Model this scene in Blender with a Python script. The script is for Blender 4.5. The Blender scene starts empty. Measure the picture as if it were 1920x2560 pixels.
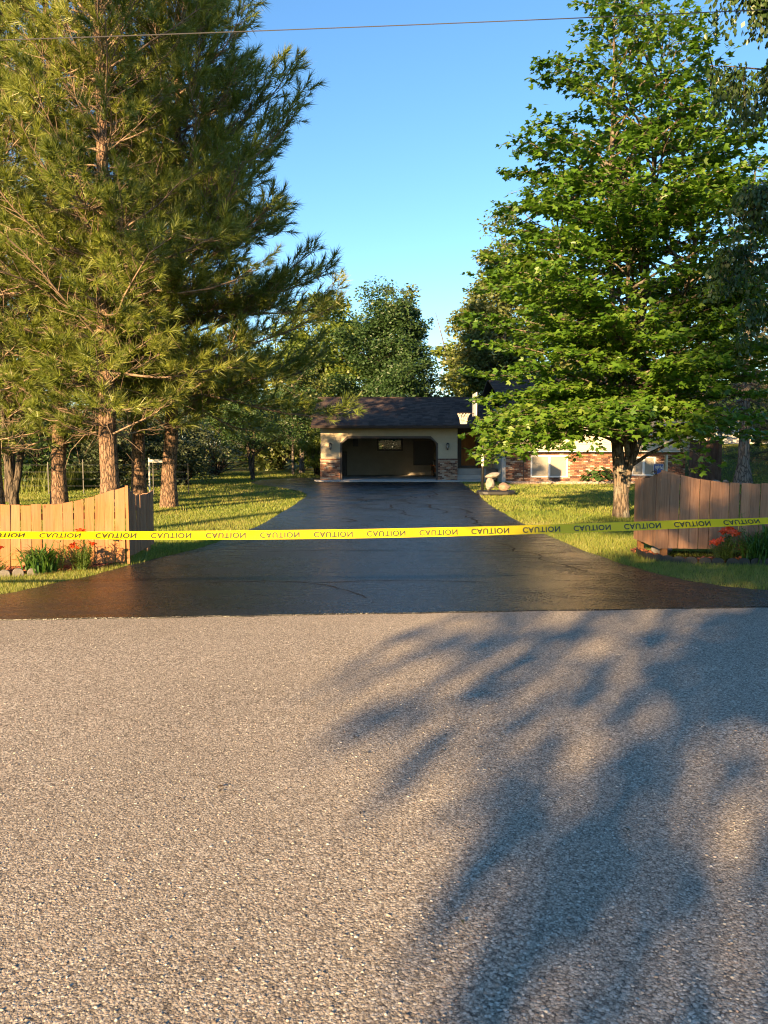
import bpy, bmesh, math
import numpy as np
from mathutils import Vector, Matrix
R = math.radians
scene = bpy.context.scene
C = scene.collection

# ------------------------------------------------------------------ camera, sky, sun, exposure
cam_d = bpy.data.cameras.new("camera"); cam = bpy.data.objects.new("camera", cam_d); C.objects.link(cam)
cam.location = (0, 0, 1.7)
cam.rotation_euler = (R(90 - 4.85), 0, 0)
cam_d.sensor_fit = 'VERTICAL'
cam_d.angle = 2 * math.atan(1280 / 1923)
cam_d.clip_start = 0.05; cam_d.clip_end = 2000
scene.camera = cam

SUN_EL = 15.0            # degrees above the horizon
SUN_AZ = 28.0            # light travels forward and this much to the right
ldir = Vector((math.sin(R(SUN_AZ)) * math.cos(R(SUN_EL)), math.cos(R(SUN_AZ)) * math.cos(R(SUN_EL)), -math.sin(R(SUN_EL))))
world = bpy.data.worlds.new("World"); scene.world = world; world.use_nodes = True
wn = world.node_tree; wn.nodes.clear()
sky = wn.nodes.new('ShaderNodeTexSky'); sky.sky_type = 'NISHITA'; sky.sun_disc = False
sky.sun_elevation = R(SUN_EL); sky.sun_rotation = R(180 + SUN_AZ)
sky.air_density = 1.15; sky.dust_density = 0.15; sky.ozone_density = 4.0
bg = wn.nodes.new('ShaderNodeBackground'); bg.inputs['Strength'].default_value = 0.062
wo = wn.nodes.new('ShaderNodeOutputWorld')
hs_ = wn.nodes.new('ShaderNodeHueSaturation'); hs_.inputs['Saturation'].default_value = 1.08; wn.links.new(sky.outputs[0], hs_.inputs['Color']); wn.links.new(hs_.outputs[0], bg.inputs[0]); wn.links.new(bg.outputs[0], wo.inputs[0])
sun_d = bpy.data.lights.new("sun", 'SUN'); sun = bpy.data.objects.new("sun", sun_d); C.objects.link(sun)
sun_d.energy = 5.0; sun_d.angle = R(0.55); sun_d.color = (1.0, 0.67, 0.33)
sun.rotation_euler = ldir.to_track_quat('-Z', 'Y').to_euler(); sun.location = (-20, -40, 30)
vs = scene.view_settings
vs.view_transform = 'Standard'; vs.look = 'None'; vs.gamma = 1.0; vs.exposure = 2.25; vs.use_curve_mapping = False
scene.cycles.max_bounces = 6; scene.cycles.diffuse_bounces = 3; scene.cycles.transmission_bounces = 5
scene.cycles.caustics_reflective = False; scene.cycles.caustics_refractive = False
try:
    scene.cycles.use_denoising = True; scene.cycles.filter_width = 1.15
    scene.cycles.sample_clamp_indirect = 4.0
except Exception:
    pass

# ------------------------------------------------------------------ helpers
def tag(o, label=None, cat=None, group=None, kind=None):
    if label: o['label'] = label
    if cat: o['category'] = cat
    if group: o['group'] = group
    if kind: o['kind'] = kind
    return o

def empty(name, loc=(0, 0, 0), rz=0.0, label=None, cat=None, group=None):
    o = bpy.data.objects.new(name, None); C.objects.link(o)
    o.location = loc; o.rotation_euler = (0, 0, rz); o.empty_display_size = 0.1
    return tag(o, label, cat, group)

def obj(name, me, parent=None, loc=None):
    o = bpy.data.objects.new(name, me); C.objects.link(o)
    if parent is not None: o.parent = parent
    if loc is not None: o.location = loc
    return o

def np_mesh(name, V, F, mat, smooth=False):
    """V (n,3) array, F (m,k) array of equal-sized faces"""
    V = np.asarray(V, dtype=np.float32); F = np.asarray(F, dtype=np.int32)
    me = bpy.data.meshes.new(name); k = F.shape[1]
    me.vertices.add(len(V)); me.vertices.foreach_set('co', V.ravel())
    me.loops.add(F.size); me.loops.foreach_set('vertex_index', F.ravel())
    me.polygons.add(len(F))
    me.polygons.foreach_set('loop_start', np.arange(len(F), dtype=np.int32) * k)
    if smooth: me.polygons.foreach_set('use_smooth', np.ones(len(F), dtype=bool))
    if mat: me.materials.append(mat)
    me.update(calc_edges=True)
    return me

class MB:
    """collects polygons of one mesh"""
    def __init__(s): s.v = []; s.f = []
    def add(s, vs_, fs_):
        b = len(s.v); s.v += [tuple(v) for v in vs_]; s.f += [tuple(i + b for i in f) for f in fs_]; return s
    def box(s, x0, y0, z0, x1, y1, z1):
        return s.add([(x0,y0,z0),(x1,y0,z0),(x1,y1,z0),(x0,y1,z0),(x0,y0,z1),(x1,y0,z1),(x1,y1,z1),(x0,y1,z1)],
                     [(0,3,2,1),(4,5,6,7),(0,1,5,4),(1,2,6,5),(2,3,7,6),(3,0,4,7)])
    def prism(s, pts, axis, a, b):
        """extrude a 2D outline between a and b along axis ('y': pts are x,z; 'z': x,y; 'x': y,z)"""
        mk = {'y': lambda p, c: (p[0], c, p[1]), 'z': lambda p, c: (p[0], p[1], c), 'x': lambda p, c: (c, p[0], p[1])}[axis]
        n = len(pts)
        return s.add([mk(p, a) for p in pts] + [mk(p, b) for p in pts],
                     [tuple(range(n)), tuple(range(2*n-1, n-1, -1))] + [(i, i+n, (i+1)%n+n, (i+1)%n) for i in range(n)])
    def tube(s, pts, rad, k=8, caps=True):
        pts = [Vector(p) for p in pts]; n = len(pts)
        rad = [rad] * n if not hasattr(rad, '__len__') else rad
        b = len(s.v); up = Vector((0, 0, 1)); prev = None
        for i, p in enumerate(pts):
            t = (pts[min(i+1, n-1)] - pts[max(i-1, 0)]).normalized()
            if prev is None:
                a = t.cross(up)
                if a.length < 1e-3: a = t.cross(Vector((1, 0, 0)))
            else:
                a = prev - t * prev.dot(t)
            a.normalize(); prev = a; c = t.cross(a)
            for j in range(k):
                th = 2 * math.pi * j / k
                s.v.append(tuple(p + (a * math.cos(th) + c * math.sin(th)) * rad[i]))
        for i in range(n - 1):
            for j in range(k):
                s.f.append((b+i*k+j, b+i*k+(j+1)%k, b+(i+1)*k+(j+1)%k, b+(i+1)*k+j))
        if caps:
            s.f.append(tuple(b + j for j in range(k-1, -1, -1))); s.f.append(tuple(b + (n-1)*k + j for j in range(k)))
        return s
    def lathe(s, prof, k=16, cx=0, cy=0):
        b = len(s.v); n = len(prof)
        for r, z in prof:
            for j in range(k):
                th = 2*math.pi*j/k; s.v.append((cx + r*math.cos(th), cy + r*math.sin(th), z))
        for i in range(n-1):
            for j in range(k):
                s.f.append((b+i*k+j, b+i*k+(j+1)%k, b+(i+1)*k+(j+1)%k, b+(i+1)*k+j))
        s.f.append(tuple(b+j for j in range(k-1,-1,-1))); s.f.append(tuple(b+(n-1)*k+j for j in range(k)))
        return s
    def mesh(s, name, mat, smooth=False, bevel=0):
        me = bpy.data.meshes.new(name); me.from_pydata(s.v, [], s.f)
        bm = bmesh.new(); bm.from_mesh(me)
        bmesh.ops.recalc_face_normals(bm, faces=bm.faces)
        if bevel:
            bmesh.ops.bevel(bm, geom=list(bm.edges), offset=bevel, segments=1, affect='EDGES')
        bm.to_mesh(me); bm.free()
        if smooth:
            for p in me.polygons: p.use_smooth = True
        me.materials.append(mat); return me
    def build(s, name, mat, parent=None, smooth=False, bevel=0, loc=None):
        return obj(name, s.mesh(name, mat, smooth, bevel), parent, loc)

def in_poly(px, py, poly):
    inside = np.zeros(px.shape, bool); n = len(poly); j = n - 1
    for i in range(n):
        xi, yi = poly[i]; xj, yj = poly[j]
        c = ((yi > py) != (yj > py)) & (px < (xj - xi) * (py - yi) / (yj - yi + 1e-12) + xi)
        inside ^= c; j = i
    return inside

def smooth_line(pts, n=6):
    pts = [np.array(p, float) for p in pts]; out = []
    for i in range(len(pts) - 1):
        p0 = pts[max(i-1, 0)]; p1 = pts[i]; p2 = pts[i+1]; p3 = pts[min(i+2, len(pts)-1)]
        for t in np.arange(n) / n:
            out.append(tuple(0.5*((2*p1)+(-p0+p2)*t+(2*p0-5*p1+4*p2-p3)*t*t+(-p0+3*p1-3*p2+p3)*t**3)))
    out.append(tuple(pts[-1])); return out

def ground_z(x, y):
    def ss(a, lo, hi):
        t = np.clip((np.asarray(a, float) - lo) / (hi - lo), 0, 1); return t*t*(3-2*t)
    return 1.75 * ss(x, 13.4, 22) * ss(y, 20, 48) + 1.3 * ss(-np.asarray(x, float), 14, 30) * ss(y, 20, 50) + 0.7 * ss(y, 52, 75)

# ------------------------------------------------------------------ materials
def new_mat(name):
    m = bpy.data.materials.new(name); m.use_nodes = True
    nt = m.node_tree; nt.nodes.clear()
    out = nt.nodes.new('ShaderNodeOutputMaterial'); return m, nt, out
def N(nt, t, **kw):
    n = nt.nodes.new('ShaderNode' + t)
    for k, v in kw.items():
        if k in n.inputs: n.inputs[k].default_value = v
        else: setattr(n, k, v)
    return n
def ramp(nt, fac, stops, interp='LINEAR'):
    r = nt.nodes.new('ShaderNodeValToRGB'); cr = r.color_ramp; cr.interpolation = interp
    while len(cr.elements) < len(stops): cr.elements.new(0.5)
    for e, (p, c) in zip(cr.elements, stops):
        e.position = p; e.color = (c[0], c[1], c[2], 1) if hasattr(c, '__len__') else (c, c, c, 1)
    nt.links.new(fac, r.inputs[0]); return r.outputs[0]
def coords(nt, scale=(1, 1, 1), kind='Object', rot=(0, 0, 0)):
    tc = N(nt, 'TexCoord'); mp = N(nt, 'Mapping'); mp.inputs['Scale'].default_value = scale; mp.inputs['Rotation'].default_value = rot
    if kind == 'World':
        gm = N(nt, 'NewGeometry'); nt.links.new(gm.outputs['Position'], mp.inputs[0])
    else:
        nt.links.new(tc.outputs[kind], mp.inputs[0])
    return mp.outputs[0]
def noise(nt, vec, scale, detail=4, rough=0.55, dist=0.0):
    n = N(nt, 'TexNoise', Scale=scale, Detail=detail, Roughness=rough, Distortion=dist); nt.links.new(vec, n.inputs['Vector']); return n.outputs['Fac']
def mixc(nt, f, a, b, mode='MIX'):
    m = N(nt, 'Mix', data_type='RGBA', blend_type=mode)
    for sock, val in ((m.inputs[0], f), (m.inputs[6], a), (m.inputs[7], b)):
        if hasattr(val, 'is_linked'): nt.links.new(val, sock)
        elif hasattr(val, '__len__'): sock.default_value = (*val[:3], 1)
        else: sock.default_value = val
    return m.outputs[2]
def math_(nt, op, a, b=0.0):
    m = N(nt, 'Math', operation=op)
    for s_, v in zip(m.inputs, (a, b)):
        if hasattr(v, 'is_linked'): nt.links.new(v, s_)
        else: s_.default_value = v
    return m.outputs[0]
def bump(nt, h, strength=0.3, dist=0.02, normal=None):
    b = N(nt, 'Bump', Strength=strength, Distance=dist); nt.links.new(h, b.inputs['Height'])
    if normal is not None: nt.links.new(normal, b.inputs['Normal'])
    return b.outputs[0]
def principled(nt, out, color, rough=0.6, normal=None, metallic=0.0, spec=0.5, **kw):
    p = N(nt, 'BsdfPrincipled')
    for sock, v in (('Base Color', color), ('Roughness', rough), ('Metallic', metallic), ('Specular IOR Level', spec)):
        if hasattr(v, 'is_linked'): nt.links.new(v, p.inputs[sock])
        elif sock == 'Base Color': p.inputs[sock].default_value = (*v[:3], 1)
        else: p.inputs[sock].default_value = v
    for k, v in kw.items(): p.inputs[k].default_value = v
    if normal is not None: nt.links.new(normal, p.inputs['Normal'])
    if out is not None: nt.links.new(p.outputs[0], out.inputs[0])
    return p
def simple(name, col, rough=0.6, var=0.25, scale=6.0, bstr=0.1, metallic=0.0, spec=0.5, stretch=(1, 1, 1), kind='Object'):
    m, nt, out = new_mat(name); v = coords(nt, stretch, kind)
    n1 = noise(nt, v, scale, 5, 0.6); n2 = noise(nt, v, scale * 7, 3)
    a = tuple(c * (1 - var) for c in col); b = tuple(min(1, c * (1 + var)) for c in col)
    c = ramp(nt, n1, [(0.3, a), (0.7, b)])
    r = math_(nt, 'ADD', math_(nt, 'MULTIPLY', n2, 0.25), rough - 0.12)
    principled(nt, out, c, r, bump(nt, n2, bstr, 0.01) if bstr else None, metallic, spec); return m
def leaf_mat(name, cols, trans=0.35, rough=0.45, patch=0.25, spec=0.4, tcol=None):
    """foliage: colour by leaf and by broad patches, light passes through"""
    m, nt, out = new_mat(name)
    gm = N(nt, 'NewGeometry')
    pn = noise(nt, gm.outputs['Position'], patch, 3)
    f = math_(nt, 'ADD', math_(nt, 'MULTIPLY', gm.outputs['Random Per Island'], 0.55), math_(nt, 'SUBTRACT', math_(nt, 'MULTIPLY', pn, 1.1), 0.3))
    k = len(cols); c = ramp(nt, f, [(0.05 + 0.9 * i / (k - 1), cols[i]) for i in range(k)])
    p = principled(nt, None, c, rough, spec=spec)
    t = N(nt, 'BsdfTranslucent'); nt.links.new(mixc(nt, 1.0, c, tcol or (1.6, 1.7, 0.7), 'MULTIPLY'), t.inputs[0])
    mx = N(nt, 'MixShader'); mx.inputs[0].default_value = trans
    nt.links.new(p.outputs[0], mx.inputs[1]); nt.links.new(t.outputs[0], mx.inputs[2]); nt.links.new(mx.outputs[0], out.inputs[0])
    return m
def bark_mat(name, dark, light, sx=9, sz=2.2, depth=0.03, patch=None):
    m, nt, out = new_mat(name)
    v = coords(nt, (sx, sx, sz))
    vo = N(nt, 'TexVoronoi', feature='DISTANCE_TO_EDGE', Scale=1.0)
    dn = N(nt, 'TexNoise', Scale=1.5, Detail=3)
    nt.links.new(v, dn.inputs['Vector'])
    va = N(nt, 'VectorMath', operation='ADD'); nt.links.new(v, va.inputs[0]); nt.links.new(dn.outputs['Color'], va.inputs[1])
    nt.links.new(va.outputs[0], vo.inputs['Vector'])
    n = noise(nt, v, 3.5, 6, 0.65)
    h = math_(nt, 'ADD', math_(nt, 'MINIMUM', math_(nt, 'MULTIPLY', vo.outputs['Distance'], 4.0), 1.0), math_(nt, 'MULTIPLY', n, 0.8))
    c = ramp(nt, h, [(0.35, dark), (0.8, tuple((a+b)/2 for a, b in zip(dark, light))), (1.3 / 1.8, light)])
    if patch:
        pn = noise(nt, coords(nt), 3.0, 5, 0.7)
        c = mixc(nt, ramp(nt, pn, [(0.5, 0), (0.62, 1)]), c, patch)
    principled(nt, out, c, 0.85, bump(nt, h, 0.9, depth), spec=0.2); return m

# road: weathered asphalt with exposed stone chippings
def road_material():
    m, nt, out = new_mat('road_asphalt'); v = coords(nt, (1, 1, 1), 'World')
    v1 = N(nt, 'TexVoronoi', Scale=95.0); v2 = N(nt, 'TexVoronoi', Scale=190.0)
    nt.links.new(v, v1.inputs['Vector']); nt.links.new(v, v2.inputs['Vector'])
    s1 = N(nt, 'SeparateColor'); nt.links.new(v1.outputs['Color'], s1.inputs[0])
    s2 = N(nt, 'SeparateColor'); nt.links.new(v2.outputs['Color'], s2.inputs[0])
    stone = ramp(nt, s1.outputs[0], [(0.0, (.06,.052,.045)), (0.25, (.18,.15,.12)), (0.5, (.33,.285,.225)), (0.75, (.45,.395,.32)), (0.92, (.66,.61,.52)), (1.0, (.42,.28,.19))])
    fine = ramp(nt, s2.outputs[1], [(0.0, (.07,.06,.05)), (0.35, (.22,.185,.145)), (0.7, (.38,.325,.255)), (0.9, (.48,.42,.34)), (1.0, (.62,.57,.48))])
    big = noise(nt, v, 0.55, 5, 0.6); band = noise(nt, coords(nt, (0.06, 1.3, 1), 'World', (0, 0, R(-4.5))), 1.0, 3)
    f = ramp(nt, math_(nt, 'ADD', math_(nt, 'MULTIPLY', big, 0.5), math_(nt, 'MULTIPLY', band, 0.6)), [(0.4, 0.15), (0.72, 0.85)])
    c = mixc(nt, f, fine, stone)
    pit = ramp(nt, v1.outputs['Distance'], [(0.4, 1.0), (0.85, 0.6)])
    c = mixc(nt, 1.0, c, pit, 'MULTIPLY')
    st = noise(nt, v, 1.3, 6, 0.7); c = mixc(nt, ramp(nt, st, [(0.66, 0), (0.78, 0.5)]), c, (.06,.055,.05))
    big2 = noise(nt, v, 0.22, 4); c = mixc(nt, 1.0, c, ramp(nt, big2, [(0.3, 0.8), (0.7, 1.12)]), 'MULTIPLY')
    h = math_(nt, 'ADD', math_(nt, 'SUBTRACT', 1.0, v1.outputs['Distance']), math_(nt, 'MULTIPLY', math_(nt, 'SUBTRACT', 1.0, v2.outputs['Distance']), 0.5))
    principled(nt, out, c, 0.85, bump(nt, h, 0.38, 0.006), spec=0.25); return m
M = {}
M['road'] = road_material()
def driveway_material():
    m, nt, out = new_mat('fresh_sealcoat'); v = coords(nt, (1, 1, 1), 'World')
    brush = noise(nt, coords(nt, (0.35, 3.2, 1), 'World', (0, 0, R(4))), 1.4, 6, 0.7, 0.8)
    pool = noise(nt, v, 0.8, 4, 0.6, 0.6); fine = noise(nt, v, 150, 3, 0.7); chip = N(nt, 'TexVoronoi', Scale=55.0); nt.links.new(v, chip.inputs['Vector'])
    mid = noise(nt, v, 22, 4, 0.6)
    c = ramp(nt, brush, [(0.3, (.006,.0065,.008)), (0.6, (.010,.0105,.012)), (0.75, (.018,.018,.019))])
    sp = N(nt, 'SeparateColor'); nt.links.new(chip.outputs['Color'], sp.inputs[0])
    c = mixc(nt, ramp(nt, sp.outputs[0], [(0.80, 0), (0.95, 0.8)]), c, (.045,.044,.043)); c = mixc(nt, ramp(nt, sp.outputs[1], [(0.0, 0.9), (0.3, 0)]), c, (.003,.003,.004))
    rr = math_(nt, 'ADD', math_(nt, 'ADD', ramp(nt, pool, [(0.35, 0.15), (0.7, 0.30)]), math_(nt, 'MULTIPLY', sp.outputs[2], 0.12)), math_(nt, 'MULTIPLY', math_(nt, 'SUBTRACT', brush, 0.5), 0.3))
    h = math_(nt, 'ADD', math_(nt, 'MULTIPLY', chip.outputs['Distance'], 0.6), math_(nt, 'ADD', math_(nt, 'MULTIPLY', fine, 0.4), math_(nt, 'MULTIPLY', mid, 1.2)))
    nrm = bump(nt, brush, 0.22, 0.02, bump(nt, h, 0.65, 0.008))
    principled(nt, out, c, rr, nrm, spec=0.5); return m
M['drive'] = driveway_material()
M['crack'] = simple('crack_filler', (.006,.006,.006), 0.8, 0.3, 30, 0.3, spec=0.15)
def ground_material():
    m, nt, out = new_mat('lawn_ground'); v = coords(nt, (1, 1, 1), 'World')
    n1 = noise(nt, v, 0.35, 4); n2 = noise(nt, v, 9, 5, 0.7); n3 = noise(nt, v, 60, 3, 0.7)
    a = ramp(nt, n2, [(0.3, (.06,.085,.016)), (0.55, (.11,.14,.026)), (0.75, (.17,.16,.045))])
    b = ramp(nt, n2, [(0.3, (.075,.07,.022)), (0.55, (.13,.115,.04)), (0.75, (.20,.15,.07))])
    c = mixc(nt, ramp(nt, n1, [(0.48, 0), (0.62, 1)]), a, b)
    principled(nt, out, c, 0.95, bump(nt, math_(nt, 'ADD', n2, n3), 0.9, 0.05), spec=0.1); return m
M['ground'] = ground_material()
M['grass'] = leaf_mat('grass_blades', [(.06,.11,.014), (.11,.165,.02), (.17,.21,.03), (.24,.24,.055), (.32,.25,.10)], 0.3, 0.5, 0.33)
M['meadow'] = leaf_mat('meadow_grass', [(.07,.11,.02), (.14,.18,.03), (.24,.24,.06)], 0.35, 0.5, 0.4)
M['needle'] = leaf_mat('pine_needles', [(.05,.08,.022), (.11,.15,.026), (.18,.215,.035), (.27,.27,.06)], 0.24, 0.42, 0.35, 0.45, (1.5, 1.5, 0.7))
M['spruce'] = leaf_mat('spruce_needles', [(.04,.055,.035), (.075,.085,.05), (.13,.12,.07)], 0.15, 0.6, 0.5)
M['maple'] = leaf_mat('maple_leaves', [(.035,.085,.010), (.06,.135,.014), (.095,.18,.018), (.15,.21,.035)], 0.36, 0.42, 0.5, 0.45)
M['leaf_dark'] = leaf_mat('ash_leaves', [(.022,.052,.016), (.035,.075,.022), (.06,.10,.03)], 0.28, 0.45, 0.3)
M['leaf_lime'] = leaf_mat('poplar_leaves', [(.06,.10,.018), (.11,.155,.024), (.17,.20,.035)], 0.36, 0.45, 0.25)
M['leaf_olive'] = leaf_mat('olive_leaves', [(.055,.085,.022), (.09,.115,.03), (.15,.155,.05)], 0.3, 0.45, 0.3)
M['leaf_grey'] = leaf_mat('silver_shrub_leaves', [(.04,.065,.03), (.08,.105,.055), (.14,.155,.08)], 0.25, 0.5, 0.6)
M['birch'] = leaf_mat('birch_leaves', [(.02,.048,.012), (.035,.07,.016), (.055,.085,.02)], 0.25, 0.4, 0.6)
M['lily_leaf'] = leaf_mat('lily_leaves', [(.05,.11,.02), (.09,.15,.03), (.15,.18,.04)], 0.3, 0.4, 1.5)
M['daylily'] = leaf_mat('daylily_leaves', [(.03,.085,.015), (.055,.125,.02), (.10,.16,.03)], 0.3, 0.35, 1.5)
M['hosta'] = leaf_mat('hosta_leaves', [(.02,.055,.014), (.035,.085,.02), (.06,.11,.03)], 0.2, 0.35, 2.0)
M['petal'] = leaf_mat('lily_petals', [(.55,.035,.012), (.70,.07,.018), (.75,.12,.03)], 0.3, 0.4, 2.0, 0.4, (1.3, 0.9, 0.8))
M['pine_bark'] = bark_mat('pine_bark', (.05,.034,.025), (.235,.15,.098), 15, 4.2, 0.035)
M['pine_limb'] = simple('pine_limb_bark', (.22,.16,.115), 0.85, 0.35, 9, 0.5, spec=0.2)
M['maple_bark'] = bark_mat('maple_bark', (.035,.028,.022), (.15,.115,.085), 13, 2.4, 0.025, (.20,.185,.15))
M['dark_bark'] = bark_mat('dark_bark', (.02,.017,.014), (.10,.08,.06), 9, 2.2, 0.04)
M['grey_bark'] = bark_mat('grey_bark', (.05,.042,.035), (.20,.17,.14), 9, 2.2, 0.04)

def wood_material(name, c0, c1, c2, axis=(22, 22, 1.1), weather=0.3):
    m, nt, out = new_mat(name); tc = N(nt, 'TexCoord'); oi = N(nt, 'ObjectInfo')
    off = N(nt, 'VectorMath', operation='ADD'); sc = N(nt, 'VectorMath', operation='SCALE')
    cb = N(nt, 'CombineXYZ')
    for i in range(3): nt.links.new(math_(nt, 'MULTIPLY', oi.outputs['Random'], (17.0, 31.0, 53.0)[i]), cb.inputs[i])
    nt.links.new(tc.outputs['Object'], off.inputs[0]); nt.links.new(cb.outputs[0], off.inputs[1])
    mp = N(nt, 'Mapping'); mp.inputs['Scale'].default_value = axis; nt.links.new(off.outputs[0], mp.inputs[0])
    g = noise(nt, mp.outputs[0], 1.6, 8, 0.65, 1.2); k = N(nt, 'TexVoronoi', Scale=2.4); mk = N(nt, 'Mapping'); mk.inputs['Scale'].default_value = (1.6, 1.6, 0.9)
    nt.links.new(off.outputs[0], mk.inputs[0]); nt.links.new(mk.outputs[0], k.inputs['Vector'])
    c = ramp(nt, g, [(0.28, c0), (0.5, c1), (0.72, c2)])
    c = mixc(nt, ramp(nt, k.outputs['Distance'], [(0.035, 0.85), (0.07, 0)]), c, tuple(x * 0.35 for x in c0))
    lo = noise(nt, off.outputs[0], 2.0, 4, 0.6); c = mixc(nt, math_(nt, 'MULTIPLY', ramp(nt, lo, [(0.42, 0), (0.7, 1)]), weather), c, (.20,.15,.12))
    hsv = N(nt, 'HueSaturation'); nt.links.new(c, hsv.inputs['Color'])
    nt.links.new(math_(nt, 'ADD', math_(nt, 'MULTIPLY', oi.outputs['Random'], 0.34), 0.83), hsv.inputs['Value'])
    principled(nt, out, hsv.outputs[0], 0.72, bump(nt, g, 0.25, 0.004), spec=0.25); return m
M['cedar'] = wood_material('cedar_boards', (.20,.08,.028), (.285,.125,.045), (.34,.165,.065))
M['cedar_grey'] = wood_material('weathered_cedar_boards', (.19,.095,.05), (.28,.15,.085), (.35,.205,.125), weather=0.2)
M['dark_wood'] = wood_material('dark_stained_boards', (.035,.02,.015), (.06,.034,.024), (.10,.06,.04))
M['door_wood'] = wood_material('varnished_door', (.22,.075,.018), (.34,.125,.03), (.42,.17,.045), (14, 14, 1.0), 0.0)
M['crate_wood'] = wood_material('crate_wood', (.12,.085,.06), (.19,.135,.095), (.26,.19,.14), (1.2, 20, 20))
M['siding'] = simple('tan_siding', (.40,.33,.215), 0.6, 0.07, 3, 0.05)
M['siding_up'] = simple('cream_siding', (.46,.40,.30), 0.6, 0.07, 3, 0.05)
M['interior'] = simple('garage_drywall', (.30,.265,.21), 0.8, 0.12, 2, 0.05)
M['trim'] = simple('dark_brown_trim', (.035,.024,.02), 0.5, 0.25, 5, 0.05)
M['metal_dark'] = simple('black_metal', (.014,.014,.014), 0.4, 0.3, 8, 0.03)
M['galv'] = simple('galvanised_steel', (.34,.34,.33), 0.45, 0.2, 14, 0.05, metallic=0.8)
M['white'] = simple('white_paint', (.72,.70,.66), 0.5, 0.06, 4, 0.03)
M['mortar'] = simple('mortar', (.33,.27,.21), 0.9, 0.2, 20, 0.3)
M['concrete'] = simple('concrete', (.42,.40,.37), 0.85, 0.14, 2.5, 0.15)
M['edging'] = simple('grey_concrete_edging', (.15,.135,.12), 0.9, 0.25, 14, 0.5)
M['black_plastic'] = simple('black_plastic', (.012,.012,.013), 0.5, 0.3, 10, 0.05)
M['rock'] = simple('pale_field_stone', (.20,.18,.155), 0.85, 0.35, 5, 0.6)
M['rock_warm'] = simple('tan_field_stone', (.21,.145,.10), 0.85, 0.35, 5, 0.6)
M['mulch_base'] = simple('red_mulch', (.16,.05,.025), 0.95, 0.5, 35, 1.0)
M['net'] = simple('white_cord', (.62,.58,.50), 0.8, 0.1, 30, 0.0)
M['board_white'] = simple('backboard', (.55,.55,.54), 0.4, 0.05, 5, 0.0)
M['gravel_base'] = simple('tan_gravel', (.34,.25,.19), 0.9, 0.35, 30, 1.0)
M['wire'] = simple('wire', (.05,.05,.055), 0.5, 0.1, 5, 0.0)
M['tape'] = None

def brick_material():
    m, nt, out = new_mat('used_brick'); oi = N(nt, 'ObjectInfo'); gm = N(nt, 'NewGeometry')
    f = math_(nt, 'FRACT', math_(nt, 'ADD', oi.outputs['Random'], math_(nt, 'MULTIPLY', gm.outputs['Random Per Island'], 1.7)))
    c = ramp(nt, f, [(0.0, (.085,.04,.03)), (0.16, (.18,.075,.045)), (0.34, (.25,.11,.065)), (0.52, (.30,.165,.10)), (0.68, (.36,.24,.16)), (0.84, (.40,.32,.25)), (0.95, (.13,.075,.055))], 'CONSTANT')
    n = noise(nt, coords(nt, (1, 1, 1), 'World'), 24, 4, 0.7)
    c = mixc(nt, ramp(nt, n, [(0.52, 0), (0.72, 0.55)]), c, (.40,.34,.28))
    principled(nt, out, c, 0.9, bump(nt, n, 0.4, 0.006), spec=0.15); return m
M['brick'] = brick_material()
def shingle_material():
    m, nt, out = new_mat('asphalt_shingles'); gm = N(nt, 'NewGeometry')
    n = noise(nt, gm.outputs['Position'], 40, 4, 0.7)
    f = math_(nt, 'ADD', math_(nt, 'MULTIPLY', gm.outputs['Random Per Island'], 0.7), math_(nt, 'MULTIPLY', n, 0.4))
    c = ramp(nt, f, [(0.1, (.038,.027,.023)), (0.5, (.068,.048,.040)), (0.95, (.11,.078,.064))])
    principled(nt, out, c, 0.9, bump(nt, n, 0.4, 0.006), spec=0.15); return m
M['shingle'] = shingle_material()
def glass_material(name, tint=(.02,.025,.028), rough=0.05, mix=0.25):
    m, nt, out = new_mat(name)
    p = principled(nt, None, tint, rough, spec=0.8); t = N(nt, 'BsdfTransparent'); mx = N(nt, 'MixShader'); mx.inputs[0].default_value = mix
    nt.links.new(t.outputs[0], mx.inputs[1]); nt.links.new(p.outputs[0], mx.inputs[2]); nt.links.new(mx.outputs[0], out.inputs[0]); return m
M['glass'] = glass_material('window_glass', mix=0.12)
M['glass_clear'] = glass_material('clear_window_glass', mix=0.16)
M['lamp_glass'] = glass_material('lantern_glass', (.25,.25,.24), 0.2, 0.55)
M['blind'] = simple('cream_blind', (.55,.50,.41), 0.7, 0.05, 3, 0.03)
def tape_material():
    m, nt, out = new_mat('yellow_plastic_film')
    v = coords(nt); n = noise(nt, coords(nt, (3, 60, 60)), 1.0, 3)
    p = principled(nt, None, (.80,.62,.0), 0.28, bump(nt, n, 0.15, 0.01), spec=0.5)
    t = N(nt, 'BsdfTranslucent'); t.inputs[0].default_value = (.85,.68,.0,1)
    mx = N(nt, 'MixShader'); mx.inputs[0].default_value = 0.38
    nt.links.new(p.outputs[0], mx.inputs[1]); nt.links.new(t.outputs[0], mx.inputs[2]); nt.links.new(mx.outputs[0], out.inputs[0]); return m
M['tape'] = tape_material()
M['tape_ink'] = simple('tape_ink', (.03,.028,.006), 0.35, 0.1, 5, 0.0)
M['sign_blue'] = simple('reflective_blue', (.015,.07,.45), 0.35, 0.05, 5, 0.0)
M['sign_white'] = simple('reflective_white', (.78,.78,.78), 0.4, 0.03, 5, 0.0)
M['blue_wall'] = simple('blue_siding', (.10,.19,.30), 0.7, 0.08, 2, 0.05)
M['rust'] = simple('orange_item', (.35,.10,.03), 0.6, 0.3, 6, 0.1)

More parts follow.
